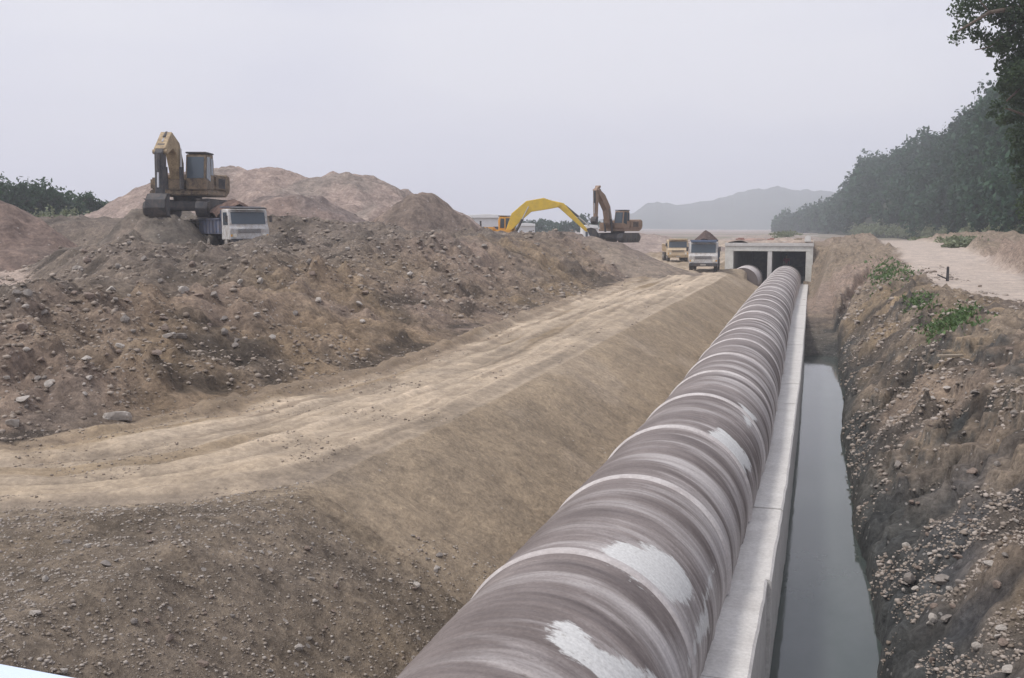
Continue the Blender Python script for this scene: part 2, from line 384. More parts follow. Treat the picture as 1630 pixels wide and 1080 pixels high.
    # a terrace line halfway up the slope
    zl = zl - .10 * np.exp(-((tl - .35 - .12 * n_big) / .06) ** 2) * amp
    Z = np.where(left, zl, Z)
    mixn = ss(-.5, .5, n_big + .4 * n_mid)
    clr = lerp(A_BERM[None, None], A_PINK[None, None], mixn[..., None])
    clr = lerp(clr, A_TAN[None, None], (ss(.0, .7, fbm(X, Y, 5, 3, 81)) * .55 * (1 - plat))[..., None])
    clr = lerp(clr, A_GREY[None, None], (np.clip(ss(.75, 1.1, dL / W) * .75 + ss(.3, .8, n_mid) * .5, 0, 1))[..., None])
    dkpatch = ss(.05, .55, fbm(X, Y, 1.2, 4, 85)) * ss(1.6, .2, dL) + ss(.38, .7, fbm(X, Y * .7, 1.6, 4, 86)) * .9  # darker noise patches, denser near the berm foot
    clr = lerp(clr, A_GREY * .42, (np.clip(dkpatch, 0, 1) * .75)[..., None])
    clr = clr * (1 + .22 * n_sm + .12 * n_f)[..., None]
    clr = lerp(clr, A_TRACK * np.array((1.05, 1.0, .98)), (np.maximum(ss(.45, .8, bas), ss(.75, .95, hol) * ss(23, 27, Y)) * ss(-.9, -.2, n_mid - .1 + 0 * X))[..., None])
    Cc = np.where(road[..., None], cr, np.where(left[..., None], clr, cb))
    # ---- under the pipe, trench, right bank
    sh = cY(Y)
    und = (X > foot + .25) & (X < -.72 + sh) & (Y < 81.8)
    Z = np.where(und & (Y < 74), np.minimum(Z, 1.0), Z); 
    und2 = (X > -5.95) & (X < -.72 + sh) & (Y >= 74) & (Y < 82)
    Z = np.where(und2 & (X > -4.7), 1.45 + n_sm * .03, Z)
    zfl = np.where(Y < 46.5, -.7, np.clip(.2 + (Y - 47) * .085, -.7, 4.5)) 
    zfl = np.where((Y >= 46.5), zfl + ss(46.5, 49, Y) * .5 + ss(64, 82, Y) * 1.4, zfl)
    zfl = np.minimum(zfl, lerp(1.42, 4.5, np.clip(ss(-.1, 1.6, X) + ss(81, 83, Y), 0, 1)))
    zfl = zfl + np.where(Y > 46, n_mid * .12 + n_sm * .06, 0)
    XW = XWf(Y); XC = 4.45 + .35 * fbm(Y, Y * 0 + 3, 6, 2, 88)
    ztop = np.interp(Y, [0, 20, 45, 58, 75, 90], [3.3, 3.4, 3.45, 3.7, 4.5, 4.7])
    tr = np.clip((X - XW) / (XC - XW), 0, 1.0)
    z0 = np.maximum(zfl, -.3)
    rp = np.interp(tr, [0, .035, .10, .45, .8, 1.0], [0, .26, .34, .66, .90, 1.0])
    zr_ = z0 + (ztop - z0) * rp
    gul = ridge(X * 1.0 + Y * .33, Y * .5 - X * .5, 2.0, 4, 95)
    zr_ = zr_ + np.sin(np.pi * np.clip(tr, 0, 1)) * ((gul - .3) * .22 + n_mid * .20) + (n_sm * .16 + n_f * .07 + cl * .34) * ss(0, .1, tr) * ss(140, 60, Y) * ss(30, 8, X)
    # eroded gullies running diagonally down to the water
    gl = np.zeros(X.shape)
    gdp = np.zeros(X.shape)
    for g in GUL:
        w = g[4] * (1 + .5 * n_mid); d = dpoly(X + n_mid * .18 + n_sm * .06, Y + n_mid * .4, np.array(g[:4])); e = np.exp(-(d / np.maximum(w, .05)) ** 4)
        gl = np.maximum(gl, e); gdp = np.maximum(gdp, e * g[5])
    zr_ = zr_ - gdp * ss(-.02, .12, tr)
    st_ = .42; qz = (zr_ + n_mid * .35 + n_big * .3 + .12 * fbm(X, Y, .9, 3, 133)) / st_; fq = qz - np.floor(qz)
    tw = ss(.02, .12, tr) * ss(1.0, .9, tr) * ss(-.5, .3, fbm(X, Y, 2.5, 3, 134)) * .75
    zr_ = zr_ + (ss(.55, .95, fq) - fq) * st_ * tw; stepf = ss(.5, .7, fq) * ss(1.0, .85, fq) * tw
    flat = ss(0.9, 1.1, tr)
    zr_ = zr_ + flat * ((n_big * .12) * ss(120, 60, Y))
    dT = dpoly(X, Y, TRACKC); tk = ss(TRW + .7, TRW - .3, dT + n_mid * .35)
    # low rubble mounds beyond the track
    bmp = 0
    for (bx, by, br, bh) in ((9.6, 62, 3.2, 1.25), (11.4, 58, 3.4, 1.5), (14.5, 57, 4, 1.8), (19, 55, 5, 1.9), (9.5, 72, 3.5, .8), (26, 52, 7, 2.0), (6, 96, 10, .6), (14, 92, 8, .8)):
        bmp = np.maximum(bmp, bh * np.exp(-((X - bx) ** 2 + (Y - by) ** 2) / br ** 2 * 1.3))
    zr_ = zr_ + bmp * (1 + .25 * n_mid + .15 * n_sm) * (1 - tk)
    zr_ = np.where(X > 5, lerp(zr_, ztop + .02 * rut, tk * .9), zr_)
    rreg = X >= -.72 + sh
    infl = (X < XW)
    Zt = np.where(infl, zfl, zr_)
    Z = np.where(rreg, Zt, Z)
    ck = lerp(A_BANK[None, None], A_TAN[None, None] * .95, (ss(-.1, .6, fbm(X, Y, 3, 3, 96)) * .5)[..., None])
    ck = lerp(ck, A_PINK[None, None], (ss(.1, .6, fbm(X, Y, 4, 3, 97)) * .5)[..., None])
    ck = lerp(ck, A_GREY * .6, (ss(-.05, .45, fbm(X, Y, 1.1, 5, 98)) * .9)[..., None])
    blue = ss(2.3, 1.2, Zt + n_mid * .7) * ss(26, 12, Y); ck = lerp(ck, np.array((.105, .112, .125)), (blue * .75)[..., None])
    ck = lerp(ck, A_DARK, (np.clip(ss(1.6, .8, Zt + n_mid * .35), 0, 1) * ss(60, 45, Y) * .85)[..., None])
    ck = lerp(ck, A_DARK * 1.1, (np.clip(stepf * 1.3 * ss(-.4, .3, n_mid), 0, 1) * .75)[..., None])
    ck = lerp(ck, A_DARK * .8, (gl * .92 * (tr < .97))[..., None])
    ck = ck * (1 + .25 * n_sm + .15 * n_f)[..., None]
    cfar = lerp(A_PINK[None, None] * 1.15, A_BANK[None, None] * 1.1, ss(-.4, .4, n_big)[..., None])
    ck = lerp(ck, cfar, (np.clip(ss(5, 8, X) + ss(50, 62, Y), 0, 1))[..., None])
    ck = lerp(ck, A_TRACK, (tk * (X > 4.6))[..., None])
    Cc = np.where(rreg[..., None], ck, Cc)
    # ---- culvert footprint stays empty
    inc = (X > CUL[0] + .1) & (X < CUL[1] - .1) & (Y > 81.5) & (Y < CUL[3] - 1)
    Z = np.where(inc, 1.05, Z)
    besides = (X > CUL[0] - 1.2) & (X <= CUL[0] + .1) & (Y > 82.4)
    # ---- far plain
    fp = np.clip(ss(100, 170, Y) + ss(-60, -95, X) + ss(40, 80, X) * 1.0, 0, 1)
    zfar = 3.6 + n_big * .15 + ss(60, 200, -X) * .9
    Z = np.where(inc, Z, lerp(Z, zfar, fp))
    farc = lerp(np.array((.33, .275, .245)), np.array((.22, .205, .16)), ss(-.1, .6, fbm(X, Y, 60, 3, 101))[..., None])
    Cc = lerp(Cc, farc, (ss(110, 260, np.hypot(X, Y)))[..., None])
    return Z, np.clip(Cc, .01, .8), road, (tk > .5) & (X > 4.8) & (fp < .5), sel & (Y + n_mid * .8 + .25 * (X + 4) > 10.6) & (X < foot + .4) & (Y < 84)

def H(x, y):
    z, c, r, t, e = terrain(np.array([[float(x)]]), np.array([[float(y)]])); return float(z[0, 0])
def Hs(x, y):
    z, c, r, t, e = terrain(np.asarray(x, float)[None], np.asarray(y, float)[None]); return z[0]

# ------------------------------------------------------------------ terrain mesh
def axis(lo, hi, a, b, step, g, grow_from=None):
    xs = list(np.arange(a, b + 1e-6, step)); s = step
    while xs[-1] < hi: s *= g; xs.append(xs[-1] + s)
    s = step; l = []; x = a
    while x > lo: s *= g; x -= s; l.append(x)
    return np.array(l[::-1] + xs)
gx = axis(-1450, 1450, -13, 5, .065, 1.0125)
gy = list(np.arange(-8, 6.6, .3)); 
while gy[-1] < 1480: gy.append(gy[-1] + max(.05, .0072 * gy[-1]))
gy = np.array(gy)
GX, GY = np.meshgrid(gx, gy)
Zg, Cg, Rg, Tg, Eg = terrain(GX, GY)
nx, ny = len(gx), len(gy)
print('terrain verts', nx * ny)
idx = np.arange(nx * ny).reshape(ny, nx)
quads = np.stack([idx[:-1, :-1], idx[:-1, 1:], idx[1:, 1:], idx[1:, :-1]], -1)
fr = Rg[:-1, :-1]; ft = Tg[:-1, :-1] & ~fr; fe = Eg[:-1, :-1] & ~fr & ~ft
V = np.stack([GX, GY, Zg], -1).reshape(-1, 3); CA = np.concatenate([Cg, np.ones(Cg.shape[:2] + (1,))], -1).reshape(-1, 4)
def sub(name, mask, material):
    q = quads[mask].reshape(-1, 4); u, inv = np.unique(q, return_inverse=True)
    return npmesh(name, V[u], inv.reshape(-1, 4), material, None, True, {'Col': ('FLOAT_COLOR', CA[u])})
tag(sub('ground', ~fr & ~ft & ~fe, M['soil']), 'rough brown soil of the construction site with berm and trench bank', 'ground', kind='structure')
tag(sub('dirt_road', fr, M['road']), 'packed sandy haul road with wheel ruts beside the pipe', 'road', kind='structure')
tag(sub('embankment', fe, M['bank']), 'smooth sandy cut slope falling from the haul road to the pipe', 'embankment', kind='structure')
tag(sub('dirt_track', ft, M['road']), 'pale dusty track on the right bank', 'track', kind='structure')
del V, CA, quads

# ------------------------------------------------------------------ water
wy = np.arange(-4, 52, .5); wx = np.array([-.62, 0, .8, 2.0])
WX, WY = np.meshgrid(wx, wy); id2 = np.arange(WX.size).reshape(WX.shape)
wm = mat('trench_water', (.045, .055, .055), .09, 0, .5); t = NT(wm); v = t.coords((1, .5, 1))
t.b.inputs['IOR'].default_value = 1.45
t.b.inputs['Specular IOR Level'].default_value = .5
t.link(t.ramp(t.noise(v, .7, 5), [(.3, (.045, .06, .054)), (.7, (.08, .092, .088))]), t.b.inputs['Base Color'])
t.link(t.ramp(t.noise(v, 1.3, 4), [(.4, (.03,) * 3), (.7, (.12,) * 3)]), t.b.inputs['Roughness'])
t.link(t.bump(t.noise(v, 9, 3, .5), .06, .02), t.b.inputs['Normal'])
tag(npmesh('water', np.stack([WX, WY, np.full(WX.shape, WATER_Z)], -1).reshape(-1, 3), np.stack([id2[:-1, :-1], id2[:-1, 1:], id2[1:, 1:], id2[1:, :-1]], -1).reshape(-1, 4), wm), 'still grey water standing in the trench', 'water', kind='structure')

# ------------------------------------------------------------------ pipeline
def cylhit(px, py):
    o = Vector((0, 0, CZ)); d = (at(px, py, 1) - o)
    sh = 0
    for _ in range(4):
        ox = o.x - (PXC + sh); oz = o.z - PZC
        a = d.x ** 2 + d.z ** 2; b = 2 * (ox * d.x + oz * d.z); c = ox ** 2 + oz ** 2 - PR ** 2
        q = b * b - 4 * a * c
        if q < 0: return None
        t_ = (-b - math.sqrt(q)) / (2 * a); sh = float(pY(d.y * t_))
    p = o + d * t_
    return math.atan2(p.x - PXC - sh, p.z - PZC) * PR, p.y
PATCH = []
for poly in ([(955, 872), (985, 864), (1030, 872), (1075, 890), (1100, 925), (1104, 952), (1085, 962), (1050, 948), (1010, 925), (975, 900)],
             [(872, 1012), (905, 990), (925, 1000), (935, 1015), (965, 1035), (1010, 1062), (1060, 1085), (990, 1095), (960, 1085), (930, 1055), (895, 1035)],
             [(1130, 690), (1148, 684), (1180, 715), (1196, 745), (1185, 750), (1160, 720)],
             [(1140, 900), (1165, 930), (1180, 985), (1160, 1040), (1120, 1080), (1095, 1060), (1130, 1000), (1120, 950)],
             [(1175, 640), (1205, 668), (1222, 712), (1212, 730), (1190, 680)]):
    PATCH.append(np.array([cylhit(*p) for p in poly if cylhit(*p)]))
pipe_root = empty('concrete_pipeline', (PXC, 0, .2), 0, 'long grey ribbed concrete pipe lying half buried along the trench', 'pipeline')
def ring(y0, y1, nyy, na, r, ang0, ang1, xc, zc, wob, name, material, parent, org, patch=False, curve=True, taper_ends=False):
    ys = np.linspace(y0, y1, nyy); an = np.linspace(ang0, ang1, na); A, Yy = np.meshgrid(an, ys)
    rr = r + wob * 1.6 * (fbm(A * PR * .6, Yy * 2.2, 1, 3, 201) + .5 * fbm(A * PR * .25, Yy * 16, 1, 2, 203))
    if taper_ends: rr = rr - (r - PR + .03) * (np.abs((Yy - (y0 + y1) / 2) / ((y1 - y0) / 2)) ** 4)
    sh = pY(Yy) if curve else 0
    P = np.stack([xc + sh + np.sin(A) * rr, Yy, zc + np.cos(A) * rr], -1)
    ii = np.arange(A.size).reshape(A.shape)
    q = np.stack([ii[:-1, :-1], ii[1:, :-1], ii[1:, 1:], ii[:-1, 1:]], -1).reshape(-1, 4)
    pu = np.stack([A * PR, Yy, A * 0], -1).reshape(-1, 3)
    pt = np.zeros(A.size)
    if patch:
        fx = A.ravel() * PR; fy = Yy.ravel()
        for pg in PATCH:
            if fy.max() < pg[:, 1].min() - .5 or fy.min() > pg[:, 1].max() + .5: continue
            ins = inpoly(fx, fy, pg); d = dpoly(fx, fy, np.vstack([pg, pg[:1]]))
            pt = np.maximum(pt, np.clip(.5 + np.where(ins, d, -d) * 3.0, 0, 1))
    P = P.reshape(-1, 3) - np.array(org)
    o = npmesh(name, P, q, material, parent, True, {'pu': ('FLOAT_VECTOR', pu), 'patch': ('FLOAT', pt)})
    return o
joints = [-2.0, .9, 3.9] ; 
for pxy in ((905, 931), (1005, 783)):
    pass
jy = [5.9, 8.9, 11.9]
while jy[-1] < 84: jy.append(jy[-1] + 3.15)
jy = [-.3, 2.8] + jy
org = (PXC, 0, .2)
for i in range(len(jy) - 1):
    near = jy[i] < 24
    nyy, na = (150, 110) if near else (60, 60)
    ring(jy[i], jy[i + 1], nyy, na, PR, -2.0, 2.0, PXC, PZC, .007 if near else .01, 'pipe_segment', M['pipe'], pipe_root, org, patch=near)
for i, y in enumerate(jy):
    if y < 84: ring(y - .10, y + .10, 11, 90, PR + .026, -1.9, 1.75, PXC, PZC, .008, 'joint_band', M['band'], pipe_root, org, taper_ends=True)
# second line, uncovered only just before the culvert
p2 = empty('concrete_pipe', (-5.05, 76, .2), 0, 'short exposed end of a second pale concrete pipe entering the left culvert opening', 'pipe')
for a, b in ((77.2, 81.2), (81.2, 84.3)):
    ring(a, b, 40, 60, PR, -2.0, 2.0, -5.05, PZC, .01, 'pipe_segment', M['band'], p2, (-5.05, 76, .2), curve=False)

MB().cyl((0, 1.2, PZC - .2), (0, 1.26, PZC - .2), PR - .01, 40).build('end_cap', M['pipe'], p2)
# ledge beside the pipe
lr = empty('concrete_ledge', (-.75, 0, -.6), 0, 'pale concrete ledge between the pipe and the trench water', 'ledge')
ly = [-2, .6, 3.6, 6.6, 9.6, 12.6]
while ly[-1] < 82: ly.append(ly[-1] + 3.3)
ly[-1] = 82.0
for i in range(len(ly) - 1):
    a, b = ly[i] + .006, ly[i + 1] - .006; n = 14
    ys = np.linspace(a, b, n); prof = []
    jog = -.035 if b < 12.7 else rng.uniform(-.008, .008); dz = rng.uniform(-.012, .012)
    for y in ys:
        x1 = -.30 + float(cY(y)) + jog; z1 = LEDGE_Z + dz; e = .012 * float(fbm(np.array(y), np.array(i * 7.), .5, 3, 301))
        prof.append([(-1.35, z1), (x1 - .03 + e, z1), (x1 + e * .6, z1 - .03), (x1 + .004, -.9), (-1.35, -.9)])
    P = np.array([[(x, y, z) for x, z in pr] for pr, y in zip(prof, ys)]); k = P.shape[1]
    ii = np.arange(n * k).reshape(n, k); nxt = np.roll(ii, -1, 1)
    q = np.stack([ii[:-1], ii[1:], nxt[1:], nxt[:-1]], -1).reshape(-1, 4)
    me_ = bpy.data.meshes.new('ledge_slab'); faces = [tuple(map(int, f)) for f in q] + [tuple(range(k)), tuple(range((n - 1) * k, n * k))[::-1]]
    me_.from_pydata([tuple(p) for p in P.reshape(-1, 3) - np.array((-.75, 0, -.6))], [], faces); me_.update()
    link_mesh('ledge_slab', me_, M['ledge'], lr)

# ------------------------------------------------------------------ box culvert
cu = empty('box_culvert', (-3.4, 82, 1.0), 0, 'pale concrete box culvert portal with two dark rectangular openings', 'culvert')
def lb(mb, x0, x1, y0, y1, z0, z1, o=(-3.4, 82, 1.0), bev=.03):
    return mb.box(((x0 + x1) / 2 - o[0], (y0 + y1) / 2 - o[1], (z0 + z1) / 2 - o[2]), (x1 - x0, y1 - y0, z1 - z0), bev=bev)
m = MB(); lb(m, -6.8, -6.15, 82.0, 108, .8, 4.1, bev=.02); m.build('side_wall', M['culvert'], cu)
m = MB(); lb(m, -.55, 0, 82.0, 108, .8, 4.1, bev=.02); m.build('side_wall', M['culvert'], cu)
m = MB(); lb(m, -3.48, -3.13, 82.05, 108, .8, 4.1, bev=.02); m.build('centre_wall', M['ledge'], cu)
m = MB(); lb(m, -6.8, 0, 82.02, 108, 4.103, 4.68, bev=.03); m.build('roof_slab', M['culvert'], cu)
m = MB(); lb(m, -6.83, .03, 81.94, 82.3, 4.50, 4.76, bev=.02); m.build('coping', M['ledge'], cu)
m = MB(); lb(m, -6.1, -.6, 82.6, 108, .7, 1.15, bev=0); m.build('floor_slab', M['culvert'], cu)
m = MB(); lb(m, -6.7, -.1, 108.01, 108.3, .8, 4.6, bev=0); m.build('dark_backing', M['steel'], cu)  # added dark backing so the depth behind the openings stays dark
# ------------------------------------------------------------------ soil heaps
def heap(name, apex, slope, base, label, colr, res=.35, seed=0, amp=1.0, col2=None, cat='soil heap', parent=None, margin=0, roughn=1.0, local=False, clipb=None):
    ax = np.array([(a[0], a[1]) for a in apex]); hh = np.array([a[2] for a in apex])
    ext = (hh.max() - base + 2.6) / slope + 1.5 + margin
    x0, x1 = ax[:, 0].min() - ext, ax[:, 0].max() + ext; y0, y1 = ax[:, 1].min() - ext, ax[:, 1].max() + ext
    if clipb: x0, x1, y0, y1 = clipb
    X, Y = np.meshgrid(np.linspace(x0, x1, max(8, int((x1 - x0) / res))), np.linspace(y0, y1, max(8, int((y1 - y0) / res))))
    Z = np.full(X.shape, -1e9)
    wx = X + fbm(X, Y, 3, 3, seed + 3) * .5 * roughn; wy_ = Y + fbm(X, Y, 3, 3, seed + 4) * .5 * roughn
    for (a, b, h, *sl) in apex:
        s_ = sl[0] if sl else slope
        d = np.hypot(wx - a, wy_ - b); d = np.sqrt(d * d + .5 * roughn) - .5 * roughn
        zc = h - d * s_; m_ = np.maximum(Z, zc); df = np.abs(Z - zc)
        Z = m_ + np.where(df < .6, (.6 - df) ** 2 / 2.4, 0) * .8
    mask = ss(base - .8, base + .6, Z)
    Z = Z + amp * mask * (fbm(X, Y, 2.5, 4, seed) * .22 + fbm(X, Y, .7, 4, seed + 9) * .12 + np.maximum(fbm(X, Y, .9, 3, seed + 8), 0) * .2)
    Zb = base - 2.5
    Z = np.maximum(Z, Zb)
    c = np.array(colr)[None, None] * (1 + .18 * fbm(X, Y, 1.2, 4, seed + 20))[..., None]
    if col2 is not None: c = lerp(c, np.array(col2)[None, None], (ss(-.1, .6, fbm(X, Y, 4, 4, seed + 30)) * .8)[..., None])
    cx, cy = ax.mean(0); ii = np.arange(X.size).reshape(X.shape)
    q = np.stack([ii[:-1, :-1], ii[:-1, 1:], ii[1:, 1:], ii[1:, :-1]], -1)
    zz = np.stack([Z[:-1, :-1], Z[:-1, 1:], Z[1:, 1:], Z[1:, :-1]], -1).max(-1)
    q = q[zz > Zb + 1e-4].reshape(-1, 4); u, inv = np.unique(q, return_inverse=True)
    P = np.stack([X - cx, Y - cy, Z - base], -1).reshape(-1, 3)[u]
    CC = np.concatenate([c, np.ones(X.shape + (1,))], -1).reshape(-1, 4)[u]
    o = npmesh(name, P, inv.reshape(-1, 4), M['heap'], parent, True, {'Col': ('FLOAT_COLOR', CC)})
    if not local: o.location = (cx, cy, base)
    if label: tag(o, label, cat)
    return o
def ap(px, py, fwd, *k): p = at(px, py, fwd); return (p.x, p.y, p.z, *k)
A_MND = (.33, .265, .235); A_MND2 = (.27, .235, .21)
_bx = np.arange(262, 640, 17); _by = np.interp(_bx, [262, 300, 360, 420, 470, 500, 540, 575, 610, 640], [282, 271, 266, 267, 273, 281, 272, 276, 290, 304])
heap('spoil_heap', [ap(a, b, 79 - (k % 3) * .8) for k, (a, b) in enumerate(zip(_bx, _by))] + [ap(560, 322, 66), ap(470, 318, 68), ap(610, 325, 64)],
     .62, 5.2, 'huge pinkish grey heap of stony spoil behind the loading excavator', A_MND, .3, 11, 1.1, A_MND2)
heap('spoil_heap', [ap(650, 304, 62), ap(666, 302, 63), ap(678, 306, 63), ap(640, 335, 60)], 1.05, 5.0, 'dark brown conical spoil heap at the right end of the huge heap', (.21, .17, .145), .22, 41, .9, (.25, .185, .15))
heap('spoil_heap', [ap(700, 322, 84), ap(712, 330, 83), ap(726, 345, 82)], .85, 5.0, 'low pale pink heap showing behind the dark conical heap', (.33, .27, .24), .3, 51, .8)
heap('spoil_heap', [ap(425, 312, 57), ap(455, 308, 57), ap(488, 312, 58), ap(512, 330, 58)], .60, 5.0, 'grey brown heap of rubble right behind the blue bodied truck', (.24, .20, .185), .2, 61, 1.0, (.34, .26, .225))
heap('spoil_heap', [ap(-90, 285, 52), ap(-40, 300, 52), ap(-2, 314, 52)], .8, 5.0, 'brown soil heap cut by the left edge of the photo', (.23, .175, .15), .2, 71, .9, (.19, .155, .135))
heap('spoil_heap', [ap(232, 330, 52), ap(256, 339, 49.5), ap(285, 324, 56), ap(320, 330, 56)], .85, 5.9, 'dark low heap the loading excavator is digging beside', (.17, .15, .13), .14, 81, 1.5, (.24, .2, .17))
heap('spoil_heap', [ap(800, 371, 70), ap(850, 374, 72), ap(900, 370, 70), ap(940, 380, 69)], .35, 4.4, 'brown bank of soil in front of the yellow excavator', (.26, .215, .175), .2, 91, .6, (.22, .18, .155))
heap('spoil_heap', [ap(1010, 372, 130), ap(1045, 374, 128)], .2, 3.6, 'low pink earth bank far behind the brown excavator', (.33, .27, .24), .5, 131, .6, margin=0)
heap('spoil_heap', [ap(1200, 374, 190), ap(1235, 371, 200), ap(1275, 374, 190)], .18, 3.6, 'long low pale bank of earth far behind the culvert', (.33, .28, .245), .7, 137, .6)
# soil lying on the culvert roof
cov = heap('soil_cover', [(-6.2, 83.2, 5.0, .3), (-3.4, 84.5, 5.05, .3), (-.6, 84.0, 5.05, .3), (-5, 92, 5.1, .3), (-1, 93, 5.1, .3), (-3, 101, 5.1, .3), (-3, 107, 5.0, .3)], .3, 4.69, None, (.40, .33, .28), .25, 95, .5, (.36, .24, .21), clipb=(-6.78, -.02, 82.32, 111))
tag(cov, 'thin pinkish soil layer spread over the culvert roof', 'soil layer')

# ------------------------------------------------------------------ stones
def rockmesh(seed, sub_=2, flat=.7):
    bm = bmesh.new(); bmesh.ops.create_icosphere(bm, subdivisions=sub_, radius=1)
    r = random.Random(seed); dirs = [Vector((r.gauss(0, 1), r.gauss(0, 1), r.gauss(0, 1))).normalized() for _ in range(9)]
    cut = [r.uniform(.35, .8) for _ in dirs]
    for v in bm.verts:
        for d, c_ in zip(dirs, cut):
            k = v.co.dot(d)
            if k > c_: v.co -= d * (k - c_) * .9
        v.co *= 1 + r.uniform(-.04, .04)
        v.co.z *= flat
    me_ = bpy.data.meshes.new('stone'); bm.to_mesh(me_); bm.free(); return me_
def stonemat(name, a, b):
    m = mat(name, a, .85, 0, .2); t = NT(m); v = t.coords(); n = t.noise(v, 3, 7, .7)
    t.link(t.ramp(n, [(.3, b), (.7, a)]), t.b.inputs['Base Color']); t.link(t.bump(n, .6, .05), t.b.inputs['Normal']); return m
M['stone_pale'] = stonemat('pale_stone', (.50, .46, .42), (.32, .29, .26)); M['stone_grey'] = stonemat('grey_stone', (.30, .27, .245), (.19, .17, .155)); M['stone_brown'] = stonemat('brown_stone', (.30, .24, .20), (.18, .14, .12))
rm = []
for k in range(6):
    for mm in ('stone_pale', 'stone_grey', 'stone_brown'):
        me_ = rockmesh(k * 3 + 1); me_.materials.append(M[mm]); rm.append((mm, me_))
def stone(me_, x, y, s, label, group=None, z=None):
    o = bpy.data.objects.new('stone', me_); col.objects.link(o)
    o.location = (x, y, (H(x, y) if z is None else z) + s * .2); o.rotation_euler = (rng.uniform(-.3, .3), rng.uniform(-.3, .3), rng.uniform(0, 6.28)); o.scale = (s, s * rng.uniform(.7, 1.1), s * rng.uniform(.7, 1.1))
    return tag(o, label, 'stone', group)
def seen(px, py, tries=60):
    """first terrain point along the ray through a photo pixel"""
    o = np.array((0, 0, CZ)); p = at(px, py, 1); d = np.array(p) - o
    f_ = 7 * 1.006 ** np.arange(500)
    X = d[0] * f_; Y = d[1] * f_; Z = CZ + d[2] * f_
    h = Hs(X, Y); k = np.where(Z < h)[0]
    if len(k) == 0: return None
    return X[k[0]], Y[k[0]], h[k[0]], f_[k[0]]
p = seen(187, 668); stone(rm[0][1], p[0], p[1], .24, 'roundish pale boulder at the foot of the berm beside the road', z=p[2])
cnt = 0
groups = {'b': ('loose stones strewn over the berm', 'loose {} stone lying on the rough berm slope'), 'k': ('stones on the trench bank', '{} stone stuck in the steep right trench bank'), 'f': ('stones in the foreground gravel', '{} stone in the gravel between road and pipe')}
bpts = []
while len(bpts) < 130:
    px, py = rng.uniform(5, 1000), rng.uniform(375, 690)
    if py > 720 - px * .30 - 25: continue
    p = seen(px, py)
    if p and p[3] < 60: bpts.append(('b', p, px))
while len(bpts) < 215:
    px, py = rng.uniform(1360, 1628), rng.uniform(520, 1078)
    p = seen(px, py)
    if p and p[0] > 1.3: bpts.append(('k', p, px))
while len(bpts) < 262:
    px, py = rng.uniform(10, 700), rng.uniform(850, 1078)
    p = seen(px, py)
    if p and p[0] < -3.4: bpts.append(('f', p, px))
bp = sorted(bpts, key=lambda q: q[1][3])
for kd, p, px in bp:
    mm, me_ = rm[int(rng.integers(len(rm)))]
    s = {'b': (.04, .11), 'k': (.03, .10), 'f': (.02, .05)}[kd]; s = rng.uniform(*s) * (1 + (p[3] / 60 if kd == 'b' else .2)) * (.75 if rng.random() < .6 else 1.1)
    g, l = groups[kd]; w = mm.split('_')[1]
    stone(me_, p[0], p[1], s, l.format(w), g + ' (' + w + ')', z=p[2])
# gravel: uncountable small stones
def gravel(n, sampler, smin, smax, name, label, colr):
    base = []
    for k in range(8):
        bm = bmesh.new(); bmesh.ops.create_icosphere(bm, subdivisions=1, radius=1); r = random.Random(k)
        vv = np.array([v.co[:] for v in bm.verts]) * np.array([[r.uniform(.6, 1.2), r.uniform(.6, 1.2), r.uniform(.45, .8)]]); vv *= np.array([[r.uniform(.55, 1.2)] for _ in vv])
        ff = np.array([[v.index for v in f.verts] for f in bm.faces]); base.append((vv, ff)); bm.free()
    X, Y = sampler(n); Z = Hs(X, Y); n = len(X)
    S = smin * (smax / smin) ** (rng.random(n) ** 2.2); S = S * np.clip(np.hypot(X, Y) / 14, .7, 3.2)
    VV = []; FF = []; CO = []; off = 0
    th = rng.uniform(0, 6.28, n); cs, sn = np.cos(th), np.sin(th)
    for k in range(8):
        ids = np.arange(k, n, 8); vv, ff = base[k]; m_ = len(ids)
        x = vv[None, :, 0] * cs[ids, None] - vv[None, :, 1] * sn[ids, None]; y = vv[None, :, 0] * sn[ids, None] + vv[None, :, 1] * cs[ids, None]
        P = np.stack([x * S[ids, None] + X[ids, None], y * S[ids, None] + Y[ids, None], vv[None, :, 2] * S[ids, None] + Z[ids, None] + .15 * S[ids, None]], -1)
        VV.append(P.reshape(-1, 3)); FF.append((ff[None] + (np.arange(m_) * len(vv))[:, None, None] + off).reshape(-1, 3)); off += m_ * len(vv)
        t_ = rng.random(m_) ** 1.3; c = np.array((.20, .165, .135)) * (1 - t_[:, None]) + np.array(colr) * t_[:, None]; c = np.concatenate([c, np.ones((m_, 1))], 1)
        CO.append(np.repeat(c, len(vv), 0))
    o = npmesh(name, np.concatenate(VV), np.concatenate(FF), M['gravel'], None, False, {'Col': ('FLOAT_COLOR', np.concatenate(CO))})
    return tag(o, label, 'gravel', kind='stuff')
gm = mat('gravel', (.3, .3, .3), .9, 0, .15); t = NT(gm); t.link(t.attr('Col').outputs['Color'], t.b.inputs['Base Color']); M['gravel'] = gm
def samp_view(pxr, pyr, ok):
    def f(n):
        o = []; 
        while sum(len(a[0]) for a in o) < n:
            px = rng.uniform(*pxr, 4000); py = rng.uniform(*pyr, 4000); z = 3.0
            a = (px - 815) / F; b = -(py - 540) / F; s, c = math.sin(YAW), math.cos(YAW); sp, cp = math.sin(PIT), math.cos(PIT)
            g = cp + b * sp; u = -sp + b * cp; zt = ok[1]; k = (zt - CZ) / u
            X = k * (-s * g + c * a); Y = k * (c * g + s * a)
            m_ = ok[0](X, Y) & (Y < 75) & (Y > 4); o.append((X[m_], Y[m_]))
        return np.concatenate([a[0] for a in o])[:n], np.concatenate([a[1] for a in o])[:n]
    return f
